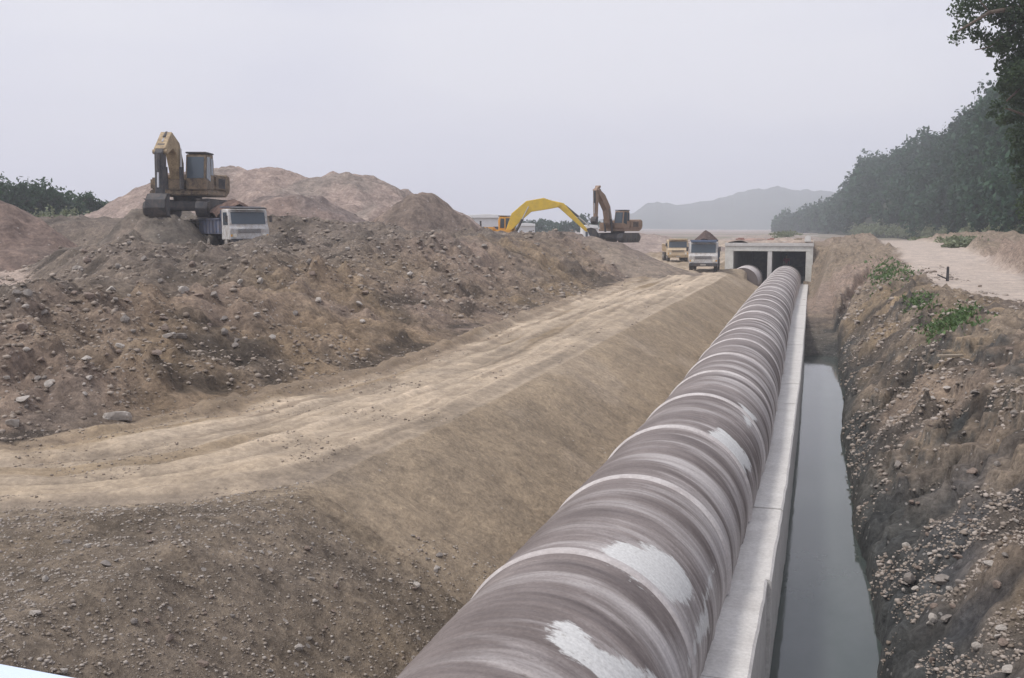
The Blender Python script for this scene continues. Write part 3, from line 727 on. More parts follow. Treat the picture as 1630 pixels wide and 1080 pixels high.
def okberm(X, Y):
    rd = inpoly(X, Y, ROADP); dL = dpoly(X, Y, LE); dR = dpoly(X, Y, RE); return (~rd) & (dL < dR) & (vn(X / 1.3, Y / 1.3, 7) * .8 + vn(X / 5, Y / 5, 8) + .5 * rng.random(X.shape) > 1.0)
def okroad(X, Y): return inpoly(X, Y, ROADP) & (vn(X / 1.1, Y / 1.1, 15) + .4 * ss(1.6, .2, dpoly(X, Y, LE)) > .72)
def okfore(X, Y):
    rd = inpoly(X, Y, ROADP); dL = dpoly(X, Y, LE); dR = dpoly(X, Y, RE); return (~rd) & (dR < dL) & (X < -3.25) & (vn(X / .7, Y / .7, 5) * .6 + ss(13, 9, Y) * .7 + .8 * np.exp(-((X + 3.7) / .5) ** 2) > .62)
def okbank(X, Y): return (X > XWf(Y) + .05) & (X < 7) & (vn(X / .5, Y / .5, 6) * .6 + vn(X / 2.2, Y / 2.2, 16) * .7 > .70)
gravel(13000, samp_view((-60, 1060), (372, 740), (okberm, 3.6)), .010, .058, 'rubble', 'small stones and clods scattered over the berm', (.36, .31, .265))
gravel(2600, samp_view((-60, 1150), (440, 830), (okroad, 2.8)), .006, .026, 'gravel', 'loose small stones lying on the sandy haul road', (.42, .36, .30))
gravel(15000, samp_view((-60, 800), (800, 1150), (okfore, 2.5)), .007, .035, 'gravel', 'fine grey gravel between the road edge and the pipe', (.42, .38, .34))
gravel(11000, samp_view((1300, 1700), (470, 1150), (okbank, 2.2)), .012, .05, 'gravel', 'stones and clods on the right trench bank', (.42, .37, .33))

# ------------------------------------------------------------------ vehicles
def wheel(parent, x, y, r, w, side):
    o = MB().cyl((x, y - w / 2, r), (x, y + w / 2, r), r, 28).build('wheel', M['rubber'], parent)
    e = MB().cyl((x, y + side * (w / 2 - .02), r), (x, y + side * (w / 2 + .012), r), r * .55, 20); e.cyl((x, y + side * (w / 2), r), (x, y + side * (w / 2 + .06), r), r * .2, 12)
    e.build('rim', M['rim'], o)
def truck(loc, head, label, paint_, bedm, visorm, scale=1, headboard=True, group=None, L=6.2):
    r = empty('dump_truck', loc, head, label, 'truck', group, scale)
    loc = Vector(loc) - Vector((math.cos(head), math.sin(head), 0)) * (L / 2 * scale); r.location = loc; W = 2.15; hw = W / 2
    # x forward, front of the truck at x = +L/2
    xf = L / 2
    MB().prism([(xf, .62), (xf + .02, 1.25), (xf - .10, 1.36), (xf - .34, 2.2), (xf - .48, 2.28), (xf - 1.5, 2.28), (xf - 1.55, .62)], -hw, hw, .04).build('cab', paint_, r)
    cab = r.children[0] if r.children else None
    cab = [o for o in bpy.data.objects if o.parent == r and o.name.startswith('cab')][-1]
    rot = Matrix.Rotation(math.atan2(.24, .84), 3, 'Y')
    MB().box((xf - .205, 0, 1.79), (.03, W * .86, .66), Matrix.Rotation(-math.atan2(.24, .84), 3, 'Y'), .01).build('windscreen', M['glass'], cab)
    for s in (-1, 1):
        MB().prism([(xf - .5, 2.1), (xf - .28, 1.42), (xf - 1.2, 1.42), (xf - 1.2, 2.1)], s * hw - .012, s * hw + .012, 0).build('side_window', M['glass'], cab)
        MB().box((xf - .12, s * (hw + .14), 1.75), (.06, .16, .34), None, .02).cyl((xf - .2, s * hw, 1.9), (xf - .12, s * (hw + .14), 1.85), .015, 6).build('mirror', M['steel'], r)
        MB().cyl((xf + .0, s * .80, .86), (xf + .045, s * .80, .86), .105, 18).build('headlight', M['lamp'], r)
        MB().box((xf + .015, s * .98, .86), (.03, .10, .12), None, .01).build('indicator', M['orange'], r)
    MB().box((xf - .18, 0, 2.33), (.5, W * .9, .07), Matrix.Rotation(.15, 3, 'Y'), .02).build('sun_visor', visorm, r)
    g = MB()
    for k in range(5): g.box((xf + .012, 0, 1.00 + k * .05), (.03, 1.25, .025), None, .005)
    g.build('grille', M['steel'], r)
    MB().box((xf + .06, 0, .56), (.16, W * .98, .26), None, .04).build('bumper', visorm if paint_ is not M['white'] else M['steel'], r)
    MB().box((xf + .146, 0, .56), (.012, .42, .13), None, .004).build('number_plate', M['rim'], r)
    MB().box((-.4, 0, .72), (L - 1.0, .8, .26), None, .03).box((-.2, .95, .62), (1.1, .3, .42), None, .05).build('chassis', M['steel'], r)
    # bed
    bx1 = xf - 1.72; bx0 = -xf; b = MB(); zb = .98; ht = .78
    b.box(((bx0 + bx1) / 2, 0, zb), (bx1 - bx0, W, .1), None, .02)
    for s in (-1, 1):
        b.box(((bx0 + bx1) / 2, s * (hw - .03), zb + ht / 2), (bx1 - bx0, .06, ht), None, .015)
        for k in range(7): b.box((bx0 + .15 + k * (bx1 - bx0 - .3) / 6, s * (hw + .025), zb + ht / 2), (.08, .06, ht), None, .015)
        b.box(((bx0 + bx1) / 2, s * (hw + .02), zb + ht), (bx1 - bx0, .12, .08), None, .02)
    b.box((bx0 + .04, 0, zb + ht / 2), (.07, W, ht), None, .015)
    b.box((bx1 - .04, 0, zb + .62), (.08, W, 1.25), None, .02)
    if headboard: b.box((bx1 + .18, 0, 2.40), (.62, W * 1.0, .07), None, .02)
    b.build('bed', bedm, r)
    for x in (xf - .75, -xf + 1.0, -xf + 2.15):
        for s in (-1, 1): wheel(r, x, s * (hw - .15), .44, .28 if x > 0 else .42, s)
    # the load lies in the bed
    Mx = Matrix.Translation(loc) @ Matrix.Rotation(head, 4, 'Z') @ Matrix.Scale(scale, 4)
    return r, Mx, (bx0, bx1, zb + ht)
def load(Mx, bed, peaks, label, c1, seed):
    bx0, bx1, zt = bed; n = 40
    xs = np.linspace(bx0 + .1, bx1 - .1, n); ys = np.linspace(-.98, .98, 26); X, Y = np.meshgrid(xs, ys)
    Z = np.full(X.shape, -.5)
    for (a, h) in peaks: yy = np.clip(1 - np.abs(Y + .08 * fbm(X, Y, .6, 2, seed + 5)) / 1.05, 0, 1); Z = np.maximum(Z, np.maximum(.45 * yy ** .3, (h - .45 * np.sqrt((X - a) ** 2 + .03)) * yy ** .42))
    Z = np.clip(Z, -.12, 9) + fbm(X, Y, .5, 4, seed) * .08
    P = np.stack([X, Y, Z + zt - .1], -1).reshape(-1, 3)
    bt = P.copy(); bt[:, 2] = zt - .4
    ii = np.arange(X.size).reshape(X.shape); q = np.stack([ii[:-1, :-1], ii[:-1, 1:], ii[1:, 1:], ii[1:, :-1]], -1).reshape(-1, 4)
    S = np.array(Mx)[:3, :3]; T = np.array(Mx)[:3, 3]
    cc = np.concatenate([np.array(c1)[None] * (1 + .25 * fbm(X, Y, .3, 3, seed + 2).reshape(-1, 1)), np.ones((X.size, 1))], 1)
    o = npmesh('soil_load', (P @ S.T), q, M['heap'], None, True, {'Col': ('FLOAT_COLOR', cc)}); o.location = tuple(T)
    return tag(o, label, 'load of soil')

camdir = lambda p: math.atan2(-p.y, -p.x)      # heading that faces the camera
# truck being loaded
p = at(398, 391, 46.5)
tA, MA, bA = truck(Vector((p.x, p.y, p.z - .28)), camdir(p) + R(17), 'dusty white cab truck with a blue grey bed being loaded beside the tall excavator', M['white'], M['blue'], M['steel'], .86)
load(MA, bA, [(.3, 1.35), (-.5, 1.2), (-1.3, 1.15), (-2.1, 1.0)], 'brown heap of soil in the bed of the truck being loaded', (.18, .125, .105), 5)
p = at(1119, 430, 71)
tB, MBx, bB = truck(Vector((p.x, p.y, H(p.x, p.y + 1) + .02)), camdir(p) + R(-2), 'white dump truck with a dark blue board parked head on beside the culvert', M['white'], M['navy'], M['navy'], .93)
load(MBx, bB, [(.1, 1.45), (-.5, 1.6), (-1.6, 1.3)], 'peaked brown soil heap on the truck beside the culvert', (.13, .095, .085), 8)
p = at(1079, 418, 92)
tC, MC, bC = truck(Vector((p.x, p.y, 2.85)), camdir(p) + R(6), 'faded cream yellow truck half hidden behind the end of the berm', M['cream'], M['cream'], M['tan'], .88, False)

def excavator(loc, head, label, paintb, boompaint, boom, stick, bucket_ang, turret=0, s=1, stickpaint=None, cw=1, bs=1.0, bw=.36):
    r = empty('excavator', loc, head, label, 'excavator', None, s)
    for sd in (-1, 1):
        tk = MB().prism([(-1.75, .16), (-1.45, 0), (1.45, 0), (1.75, .16), (1.9, .42), (1.72, .70), (1.45, .82), (-1.45, .82), (-1.72, .70), (-1.9, .42)], sd * 1.12 - .27, sd * 1.12 + .27, .03)
        for k in range(22):
            x = -1.6 + 3.2 * k / 21
            tk.box((x, sd * 1.12, .01), (.07, .56, .05), None, 0); tk.box((x, sd * 1.12, .825), (.07, .56, .05), None, 0)
        tk = tk.build('track', M['steel'], r)
        for k in range(6): MB().cyl((-1.25 + k * .5, sd * 1.36, .22), (-1.25 + k * .5, sd * 1.43, .22), .14, 14).build('roller', M['rubber'], tk)
        for x in (-1.45, 1.45): MB().cyl((x, sd * 1.36, .42), (x, sd * 1.44, .42), .31, 20).build('drive_wheel', M['rubber'], tk)
    MB().box((0, 0, .55), (2.2, 1.9, .4), None, .08).cyl((0, 0, .7), (0, 0, 1.0), .62, 28).build('undercarriage', M['steel'], r)
    Rz = Matrix.Rotation(turret, 4, 'Z')
    def bd(mb, name, m_, par=r):
        bmesh.ops.transform(mb.bm, matrix=Rz, verts=mb.bm.verts); return mb.build(name, m_, par)
    body = bd(MB().box((-.35, 0, 1.12), (3.3, 2.55, .24), None, .05).box((-1.05, -.0, 1.6), (1.9, 2.5, .75), None, .1).box((.6, -.85, 1.5), (1.3, .8, .55), None, .08), 'body', paintb)
    bd(MB().prism([(-2.0, 1.05), (-2.35, 1.15), (-2.55, 1.45), (-2.5, 1.95), (-2.3, 2.05), (-1.98, 2.05)], -1.27, 1.27, .07), 'counterweight', paintb if cw else M['steel'])
    bd(MB().cyl((-1.2, -.6, 1.95), (-1.2, -.6, 2.45), .07, 12), 'exhaust', M['steel'])
    g = MB()
    for k in range(8): g.box((-1.6 + k * .14, 1.262, 1.6), (.06, .02, .45), None, 0)
    bd(g, 'vent', M['steel'])
    cab = bd(MB().prism([(.15, 1.24), (1.42, 1.24), (1.5, 1.7), (1.28, 2.78), (.22, 2.82), (.12, 2.5)], .38, 1.26, .04), 'cab', paintb)
    bd(MB().box((.72, .82, 2.85), (1.2, .92, .07), None, .03), 'cab_roof', M['steel'], cab)
    bd(MB().prism([(.28, 1.9), (.62, 1.9), (.62, 2.65), (.3, 2.65)], .365, 1.275, 0), 'window', M['glass'], cab)
    bd(MB().prism([(.72, 1.6), (1.36, 1.75), (1.19, 2.68), (.72, 2.68)], .365, 1.275, 0), 'window', M['glass'], cab)
    bd(MB().box((1.42, .82, 2.2), (.02, .72, .95), Matrix.Rotation(-.2, 3, 'Y'), 0), 'window', M['glass'], cab)
    def arm(path, widths, y0, y1, name, m_, sd=0):
        pts = [Vector(q) for q in path]; up = []; dn = []
        for i, q in enumerate(pts):
            a = pts[max(i - 1, 0)]; b = pts[min(i + 1, len(pts) - 1)]; d = (b - a).normalized(); nrm = Vector((-d.y, d.x))
            up.append(q + nrm * widths[i]); dn.append(q - nrm * widths[i])
        mb = MB().prism([(v.x, v.y) for v in up + dn[::-1]], y0, y1, .025)
        for q in (pts[0], pts[-1]): mb.cyl((q.x, y0 - .06, q.y), (q.x, y1 + .06, q.y), .1, 12)
        return bd(mb, name, m_)
    yb = -.12
    n = len(boom); w = [.16] + [bw] * (n - 2) + [.16]
    bo = arm(boom, w, yb - .24, yb + .24, 'boom', boompaint)
    sw = [.12, .26] + [.12] * (len(stick) - 2) if len(stick) > 2 else [.2, .12]
    so = arm(stick, sw, yb - .17, yb + .17, 'stick', stickpaint or boompaint)
    def ram(a, b, name='hydraulic_ram', off=0):
        a = Vector((a[0], yb + off, a[1])); b = Vector((b[0], yb + off, b[1])); m1 = a.lerp(b, .55)
        o = bd(MB().cyl(a, m1, .09, 12), name, M['steel']); bd(MB().cyl(m1, b, .045, 10), 'rod', M['chrome'], o)
    md = boom[n // 2]
    for o_ in (-.34, .34): ram((boom[0][0] + .55, boom[0][1] - .25), (md[0], md[1]), off=o_)
    pm = boom[-2]
    ram((pm[0], pm[1] + .3), (stick[0][0] + (stick[0][0] - stick[1][0]) * .0, stick[0][1] + .12), off=0)
    e = Vector(stick[-1]); s1 = Vector(stick[1]); ram((s1.x + .28, s1.y), (e.x + .22, e.y + .35))
    # bucket
    cs, sn = math.cos(bucket_ang), math.sin(bucket_ang)
    def bk(x, z):
        x *= bs; z *= bs
        return (e.x + x * cs - z * sn, e.y + x * sn + z * cs)
    outer = [(.12, .12), (.5, -.05), (.75, -.45), (.68, -.9), (.3, -1.2), (-.25, -1.15)]
    inner = [(-.2, -1.10), (.27, -1.12), (.60, -.86), (.66, -.46), (.42, -.12), (.0, -.02)]
    mb = MB().prism([bk(*q) for q in outer + inner], yb - .55 * bs, yb + .55 * bs, 0)
    for sd in (-.55 * bs, .55 * bs - .03): mb.prism([bk(*q) for q in [(.12, .12), (.5, -.05), (.75, -.45), (.68, -.9), (.3, -1.2), (-.25, -1.15), (-.05, -.4)]], yb + sd, yb + sd + .03, 0)
    for k in range(5):
        y = yb + (-.5 + k * .235) * bs; mb.prism([bk(-.2, -1.17), bk(-.46, -1.12), bk(-.2, -1.07)], y, y + .09, 0)
    bd(mb, 'bucket', M['steel'])
    bd(MB().box((.95, yb, 1.45), (.7, .62, .5), None, .05), 'boom_bracket', paintb)
    return r
p = at(300, 348, 51); hd = camdir(p) - R(17)
excavator((p.x, p.y, p.z), hd, 'tall tan excavator with boom folded high and arm hanging straight down beside the truck', M['tan_dirty'], M['tan'],
          [(.95, 1.5), (1.1, 2.3), (1.5, 3.0), (2.2, 3.3), (3.15, 2.75)], [(2.85, 3.05), (3.15, 2.65), (3.35, .9)], .3, 0, 1.12, M['steel'], 1, .75)
p = at(790, 378, 84); zz = 3.95
excavator((p.x, p.y, zz), camdir(p) + R(86), 'yellow excavator with a long low arched boom reaching to the right behind the berm', M['orange'], M['yellow'],
          [(.9, 1.6), (1.6, 2.75), (2.6, 3.6), (3.8, 3.8), (5.0, 3.7)], [(4.4, 3.95), (5.2, 3.65), (7.2, 1.7)], .7, 0, 1.05, None, 1, .8, .47)
p = at(983, 386, 84)
excavator((p.x, p.y, 4.75), camdir(p) - R(27), 'rust brown excavator with a thin hanging arm standing on the end of the berm', M['rust'], M['rust'],
          [(.95, 1.2), (1.65, 1.9), (2.0, 3.0), (2.9, 3.9), (3.9, 4.55)], [(3.6, 4.85), (3.95, 4.5), (4.0, 2.2)], .3, 0, .93, M['rust'], 1, .5)

# ------------------------------------------------------------------ person in the right opening
def person(loc, head):
    def skin(name, pts, edges, mat_, par, root=0):
        me_ = bpy.data.meshes.new(name); me_.from_pydata([q[:3] for q in pts], edges, []); o = link_mesh(name, me_, mat_, par)
        sk = o.modifiers.new('skin', 'SKIN'); sb = o.modifiers.new('sub', 'SUBSURF'); sb.levels = sb.render_levels = 1; sk.use_smooth_shade = True
        for i, q in enumerate(pts): me_.skin_vertices[0].data[i].radius = (q[3], q[3] if len(q) < 5 else q[4])
        me_.skin_vertices[0].data[root].use_root = True
        return o
    skinm = mat('skin', (.38, .24, .17), .6); sh = mat('red_shirt', (.42, .10, .11), .9); tr = mat('dark_trousers', (.05, .05, .07), .9); hr = mat('hair', (.02, .015, .012), .8)
    pts = [(0, 0, .93, .13, .10), (0, 0, 1.15, .13, .10), (0, 0, 1.38, .16, .10), (0, 0, 1.50, .055), (0, .01, 1.58, .075, .085), (0, .01, 1.70, .075, .09),
           (-.19, 0, 1.42, .055), (-.25, .02, 1.15, .045), (-.24, -.08, .92, .035), (-.23, -.11, .84, .03), (.19, 0, 1.42, .055), (.25, .02, 1.15, .045), (.24, -.08, .92, .035), (.23, -.11, .84, .03),
           (-.10, 0, .86, .09), (-.11, -.02, .48, .06), (-.11, .01, .08, .045), (-.11, -.14, .04, .04), (.10, 0, .86, .09), (.11, -.02, .48, .06), (.11, .01, .08, .045), (.11, -.14, .04, .04)]
    ed = [(0, 1), (1, 2), (2, 3), (3, 4), (4, 5), (2, 6), (6, 7), (7, 8), (8, 9), (2, 10), (10, 11), (11, 12), (12, 13), (0, 14), (14, 15), (15, 16), (16, 17), (0, 18), (18, 19), (19, 20), (20, 21)]
    for sd, w in ((-1, 9), (1, 13)):
        for k in range(4):
            b = pts[w]; pts.append((b[0] + sd * .005, b[1] - .03 + k * .02, b[2] - .045, .009)); ed.append((w, len(pts) - 1)); pts.append((b[0] - sd * .008, b[1] - .035 + k * .02, b[2] - .085 + abs(k - 1.5) * .008, .008)); ed.append((len(pts) - 2, len(pts) - 1))
        pts.append((b[0] - sd * .03, b[1] - .05, b[2] - .04, .009)); ed.append((w, len(pts) - 1))
    body = skin('person', pts, ed, skinm, None)
    body.location = loc; body.rotation_euler = (0, 0, head)
    skin('shirt', [(0, 0, .90, .15, .12), (0, 0, 1.15, .15, .12), (0, 0, 1.39, .175, .115), (0, 0, 1.46, .08, .08), (-.19, 0, 1.42, .075), (-.25, .02, 1.16, .062), (.19, 0, 1.42, .075), (.25, .02, 1.16, .062)], [(0, 1), (1, 2), (2, 3), (2, 4), (4, 5), (2, 6), (6, 7)], sh, body)
    skin('trousers', [(0, 0, .93, .14, .115), (-.10, 0, .84, .105), (-.11, -.02, .48, .078), (-.11, .01, .10, .065), (.10, 0, .84, .105), (.11, -.02, .48, .078), (.11, .01, .10, .065)], [(0, 1), (1, 2), (2, 3), (0, 4), (4, 5), (5, 6)], tr, body)
    skin('hair', [(0, .035, 1.68, .085, .085), (0, .03, 1.76, .06, .07)], [(0, 1)], hr, body)
    f = MB().box((0, -.085, 1.64), (.02, .03, .045), None, .006).box((-.033, -.078, 1.67), (.022, .01, .01), None, 0).box((.033, -.078, 1.67), (.022, .01, .01), None, 0).box((0, -.075, 1.60), (.045, .01, .01), None, 0); f.build('face', skinm, body)
    return tag(body, 'person in a dark red shirt standing inside the right culvert opening', 'person')
person((-2.15, 87.2, 1.96), .1)
# the floor slab the person stands on is raised behind the pipe end
m = MB(); lb(m, -3.1, -.58, 86.4, 107.9, 1.16, 1.95, bev=.02); m.build('floor_step', M['culvert'], cu)

# ------------------------------------------------------------------ small things
def simple(name, mb, material, loc, rz, label, cat, group=None):
    o = mb.build(name, material); o.location = loc; o.rotation_euler = (0, 0, rz); return tag(o, label, cat, group)
zpn = H(-5.9, 5.4) + .16; a = onz(0, 1059, zpn); b = onz(118, 1081, zpn); dd = (b - a).normalized(); c0 = a + dd * (-.9) ; ang = math.atan2(dd.y, dd.x)
ctr = c0 + dd * 1.0 + Vector((dd.y, -dd.x, 0)) * .66
simple('painted_panel', MB().box((0, 0, 0), (3.4, 1.3, .04), None, .015).box((0, .64, -.04), (3.4, .03, .10), None, .008), M['panel'], tuple(ctr), ang, 'pale blue white painted metal sheet at the bottom left corner', 'metal sheet')
p = onz(1600, 490, 3.6)
mb = MB(); mb.cyl((-2.2, 0, 0), (2.6, 0, 0), .085, 20).cyl((-2.2, 0, 0), (-2.05, 0, 0), .11, 20)
simple('plastic_pipe', mb, M['pvc'], (p.x + .9, p.y + .5, H(p.x, p.y) + .1), R(-17) * 0 + YAW, 'blue grey plastic pipe lying across the pale dirt track', 'plastic pipe')
p = seen(1512, 580); simple('plank', MB().box((0, 0, 0), (.62, .13, .05), None, .008), M['wood'], (p[0], p[1], p[2] + .08), YAW + .1, 'short weathered plank lying on the right trench bank', 'plank')
p = seen(1508, 448); simple('stake', MB().box((0, 0, .3), (.12, .12, .75), None, .02, (.8, .8)).box((-.25, 0, .2), (.5, .06, .06), Matrix.Rotation(.4, 3, 'Y'), .01), M['steel'], (p[0], p[1], p[2]), .3, 'dark leaning stake at the edge of the pale track', 'stake')
simple('concrete_block', MB().box((0, 0, .22), (.5, .4, .44), None, .03, (.85, .85)).box((.35, 0, .47), (.9, .3, .06), None, .01), M['ledge'], (-.45, 82.9, 4.86), .05, 'pale block with a board on the right end of the culvert roof', 'block')
for i, (x, w, rz, lab) in enumerate(((-5.7, .7, .15, 'reddish board lying at the left end of the culvert roof'), (-3.3, .5, -.2, 'reddish timber offcut over the middle wall of the culvert'), (-1.2, .6, .1, 'pale timber board near the right end of the culvert roof'))):
    simple('timber_board', MB().box((0, 0, 0), (w, .2, .09), None, .01).box((.1, .12, .08), (w * .7, .12, .06), None, .01), M['redwood'] if i < 2 else M['wood'], (x, 82.75, 5.04), rz, lab, 'board')

# sheds far behind the yellow excavator
def shed(px0, px1, fwd, ytop, zb, label, mono=True):
    a = at(px0, ytop, fwd); b = at(px1, ytop, fwd); c = (a + b) / 2; w = (b - a).length; h = c.z - zb
    r = empty('shed', (c.x, c.y, zb), YAW, label, 'shed')
    MB().box((0, 3, (h - .5) / 2), (w * .98, 6, h - .5), None, .03).build('wall', M['roofwhite'], r)
    MB().prism([(-w / 2, h - .5), (w / 2, h - .5), (w / 2, h - .15), (0, h), (-w / 2, h - .15)], -.3, 6.3, .02).build('roof', M['roofwhite'], r)
    for k in (-.25, .25): MB().box((w * k, -.01, h * .4), (w * .16, .05, h * .35), None, 0).build('window', M['glass'], r)
shed(742, 806, 130, 341, 3.9, 'distant low shed with a white roof behind the orange excavator body')
shed(822, 852, 150, 355, 3.9, 'small distant white roofed shed seen under the yellow boom')
shed(928, 952, 150, 358, 3.9, 'small distant white shed right of the yellow boom tip')

# ------------------------------------------------------------------ vegetation
def leaves(cent, sizes, n_tint, up=.3):
    n = len(cent); d = rng.normal(size=(n, 3)); d[:, 2] += up; d /= np.linalg.norm(d, axis=1)[:, None]
    a = np.cross(d, rng.normal(size=(n, 3))); a /= np.linalg.norm(a, axis=1)[:, None]; b = np.cross(d, a)
    s = sizes[:, None]; L = a * s; Wd = b * s * .55
    P = np.stack([cent - L, cent - Wd + L * .1, cent + L, cent + Wd + L * .1], 1).reshape(-1, 3)
    q = np.arange(n * 4).reshape(-1, 4); return P, q, np.repeat(n_tint, 4)
def crown_pts(n, rx, ry, rz, lumps, seed, lumpr=.42):
    r_ = np.random.default_rng(seed); lc = r_.normal(size=(lumps, 3)); lc /= np.linalg.norm(lc, axis=1)[:, None]; lc *= (r_.random((lumps, 1)) ** .4) * .72
    k = r_.integers(lumps, size=n); d = r_.normal(size=(n, 3)); d /= np.linalg.norm(d, axis=1)[:, None]
    lr_ = lumpr * r_.uniform(.6, 1.25, lumps)
    p = lc[k] + d * (lr_[k] * r_.random(n) ** .45)[:, None]
    tint = np.clip(.45 + (r_.random(lumps)[k] - .5) * .5 + (r_.random(n) - .5) * .5, 0, 1)
    return p * np.array((rx, ry, rz)), tint
def tree(loc, hgt, cr, label, cat, lm, n=1400, leaf=.25, group=None, lean=(0, 0), seed=0, low=.35, name='tree', limbs=5, up=.3, lumps=16):
    r = empty(name, loc, 0, label, cat, group); r_ = random.Random(seed)
    mb = MB(); tr = max(.06, hgt * .022); top = Vector((lean[0] * .6, lean[1] * .6, hgt * .62)); mb.cyl((0, 0, -.3), top * .5, tr, 9, tr * .7).cyl(top * .5, top, tr * .7, 8, tr * .35)
    cc = Vector((lean[0], lean[1], hgt - cr * .85 * (1 - low * .3)))
    for k in range(limbs):
        a = k * 6.28 / limbs + r_.uniform(-.4, .4); b = top * r_.uniform(.45, .9); e = Vector((cc.x + math.cos(a) * cr * .65, cc.y + math.sin(a) * cr * .65, cc.z + r_.uniform(-.3, .45) * cr)); mb.cyl(b, b.lerp(e, .5) + Vector((0, 0, .1 * cr)), tr * .4, 6, tr * .25).cyl(b.lerp(e, .5) + Vector((0, 0, .1 * cr)), e, tr * .25, 6, tr * .08)
    mb.build('trunk', M['bark'], r, True)
    rz = (hgt * (1 - low)) / 2 * 1.0
    p, ti = crown_pts(n, cr, cr, rz, lumps, seed + 5); p = p + np.array((cc.x, cc.y, hgt - rz))
    P, q, tt = leaves(p, leaf * rng.uniform(.6, 1.3, n), ti, up)
    npmesh('crown', P, q, lm, r, False, {'tint': ('FLOAT', tt)})
    return r
# hill on the right
ridge_pts = [  # px, y of bare ridge, forward distance of ridge, base distance, base px
    (1235, 379, 560, 480), (1275, 366, 500, 430), (1318, 352, 430, 360), (1350, 338, 360, 300), (1372, 296, 310, 245), (1440, 283, 275, 205), (1500, 268, 240, 175), (1545, 252, 200, 140), (1600, 212, 165, 108), (1640, 180, 140, 90), (1720, 110, 120, 78), (1850, 60, 105, 66), (2100, 10, 110, 62), (2500, -20, 95, 50)]
RP = []; BP = []
for px, y, fr_, fb in ridge_pts:
    a = at(px, y, fr_); RP.append(a); b = at(px, 378, fb); b.z = 4.2; BP.append(b)
RP = np.array(RP); BP = np.array(BP)
ns, nt_ = 240, 70
si = np.linspace(0, len(RP) - 1, ns)
def ip(P, s): return np.stack([np.interp(s, np.arange(len(P)), P[:, k]) for k in range(3)], -1)
def hillpt(s, t_):
    a = ip(BP, s); b = ip(RP, s); tt = np.clip(t_, 0, 1)[..., None]
    p = a + (b - a) * tt; hgt = (b - a)[..., 2:3]
    p[..., 2:3] = a[..., 2:3] + hgt * (1 - (1 - tt) ** 1.5)
    over = np.clip(t_ - 1, 0, 1)[..., None]; dirn = (b - a); dirn[..., 2] = 0
    p = p + dirn * over * 1.2; p[..., 2:3] -= over * hgt * .6
    p[..., 2] += fbm(p[..., 0], p[..., 1], 14, 4, 401) * 1.3 * np.clip(t_, 0, 1)
    return p
S_, T_ = np.meshgrid(si, np.linspace(-.05, 1.6, nt_)); HP = hillpt(S_, T_); HP[0, :, 2] = 2.5
ii = np.arange(S_.size).reshape(S_.shape)
tag(npmesh('hill', HP.reshape(-1, 3), np.stack([ii[:-1, :-1], ii[:-1, 1:], ii[1:, 1:], ii[1:, :-1]], -1).reshape(-1, 4), M['hill'], None, True), 'steep wooded hillside right of the trench', 'hill', kind='structure')
# the wood on it: one mass
PV = []; PF = []; PT = []; off = 0
proto = [crown_pts(900, 1, 1, 1, 12, 500 + k, .45) for k in range(7)]
ntree = 0
for k in range(1500):
    s = rng.uniform(0, len(RP) - 1.01) ; t_ = rng.uniform(-.02, 1.12) ** .9 if rng.random() < .85 else rng.uniform(.95, 1.1)
    t_ = float(np.nan_to_num(t_, nan=.0)); p = hillpt(np.array([s]), np.array([t_]))[0]
    d = math.hypot(p[0], p[1]); 
    if 4.2 < s < 5.1 and .62 < t_ < .85: continue
    if fbm(np.array(p[0]), np.array(p[1]), 25, 2, 55) < -.55: continue
    rr = rng.uniform(2.0, 4.2) * (1 if d > 140 else .8); hh = rr * rng.uniform(1.0, 1.7)
    pts, ti = proto[k % 7]; keep = slice(0, 900 if d < 170 else (520 if d < 260 else 260))
    th = rng.uniform(0, 6.28); cs_, sn_ = math.cos(th), math.sin(th); q_ = pts[keep]
    c_ = np.stack([(q_[:, 0] * cs_ - q_[:, 1] * sn_) * rr, (q_[:, 0] * sn_ + q_[:, 1] * cs_) * rr, q_[:, 2] * hh + hh * .75], -1) + p
    P, q, tt = leaves(c_, rng.uniform(.16, .40, len(c_)) * (.75 + d / 260), np.clip(ti[keep] + rng.uniform(-.45, .5), 0, 1))
    PV.append(P); PF.append(q + off); PT.append(tt); off += len(P); ntree += 1
tag(npmesh('forest', np.concatenate(PV), np.concatenate(PF), M['leaf_forest'], None, False, {'tint': ('FLOAT', np.concatenate(PT))}), 'dense dark green wood covering the hillside on the right', 'forest', kind='stuff')
print('forest', ntree, off // 4)
# trees standing out on the ridge line
for i, (s, t_, hh, rr) in enumerate(((4.05, .98, 9, 3.2), (4.9, 1.0, 8, 3.4), (6.0, 1.0, 9, 3.2), (6.7, 1.0, 10, 3.4), (7.3, .98, 9, 3.2), (7.9, .98, 10, 3.8))):
    p = hillpt(np.array([s]), np.array([t_]))[0]
    tree(tuple(p), hh, rr, ['bushy tree at the left end of the wooded ridge top', 'broad tree on the flat part of the ridge top', 'tree rising where the ridge starts to climb', 'tall tree on the climbing ridge below the overhanging branches', 'rounded tree on the climbing ridge near the right edge', 'dark ridge tree closest to the overhanging leaves'][i], 'tree', M['leaf_forest'], 900, .42, 'trees along the ridge top', seed=600 + i)
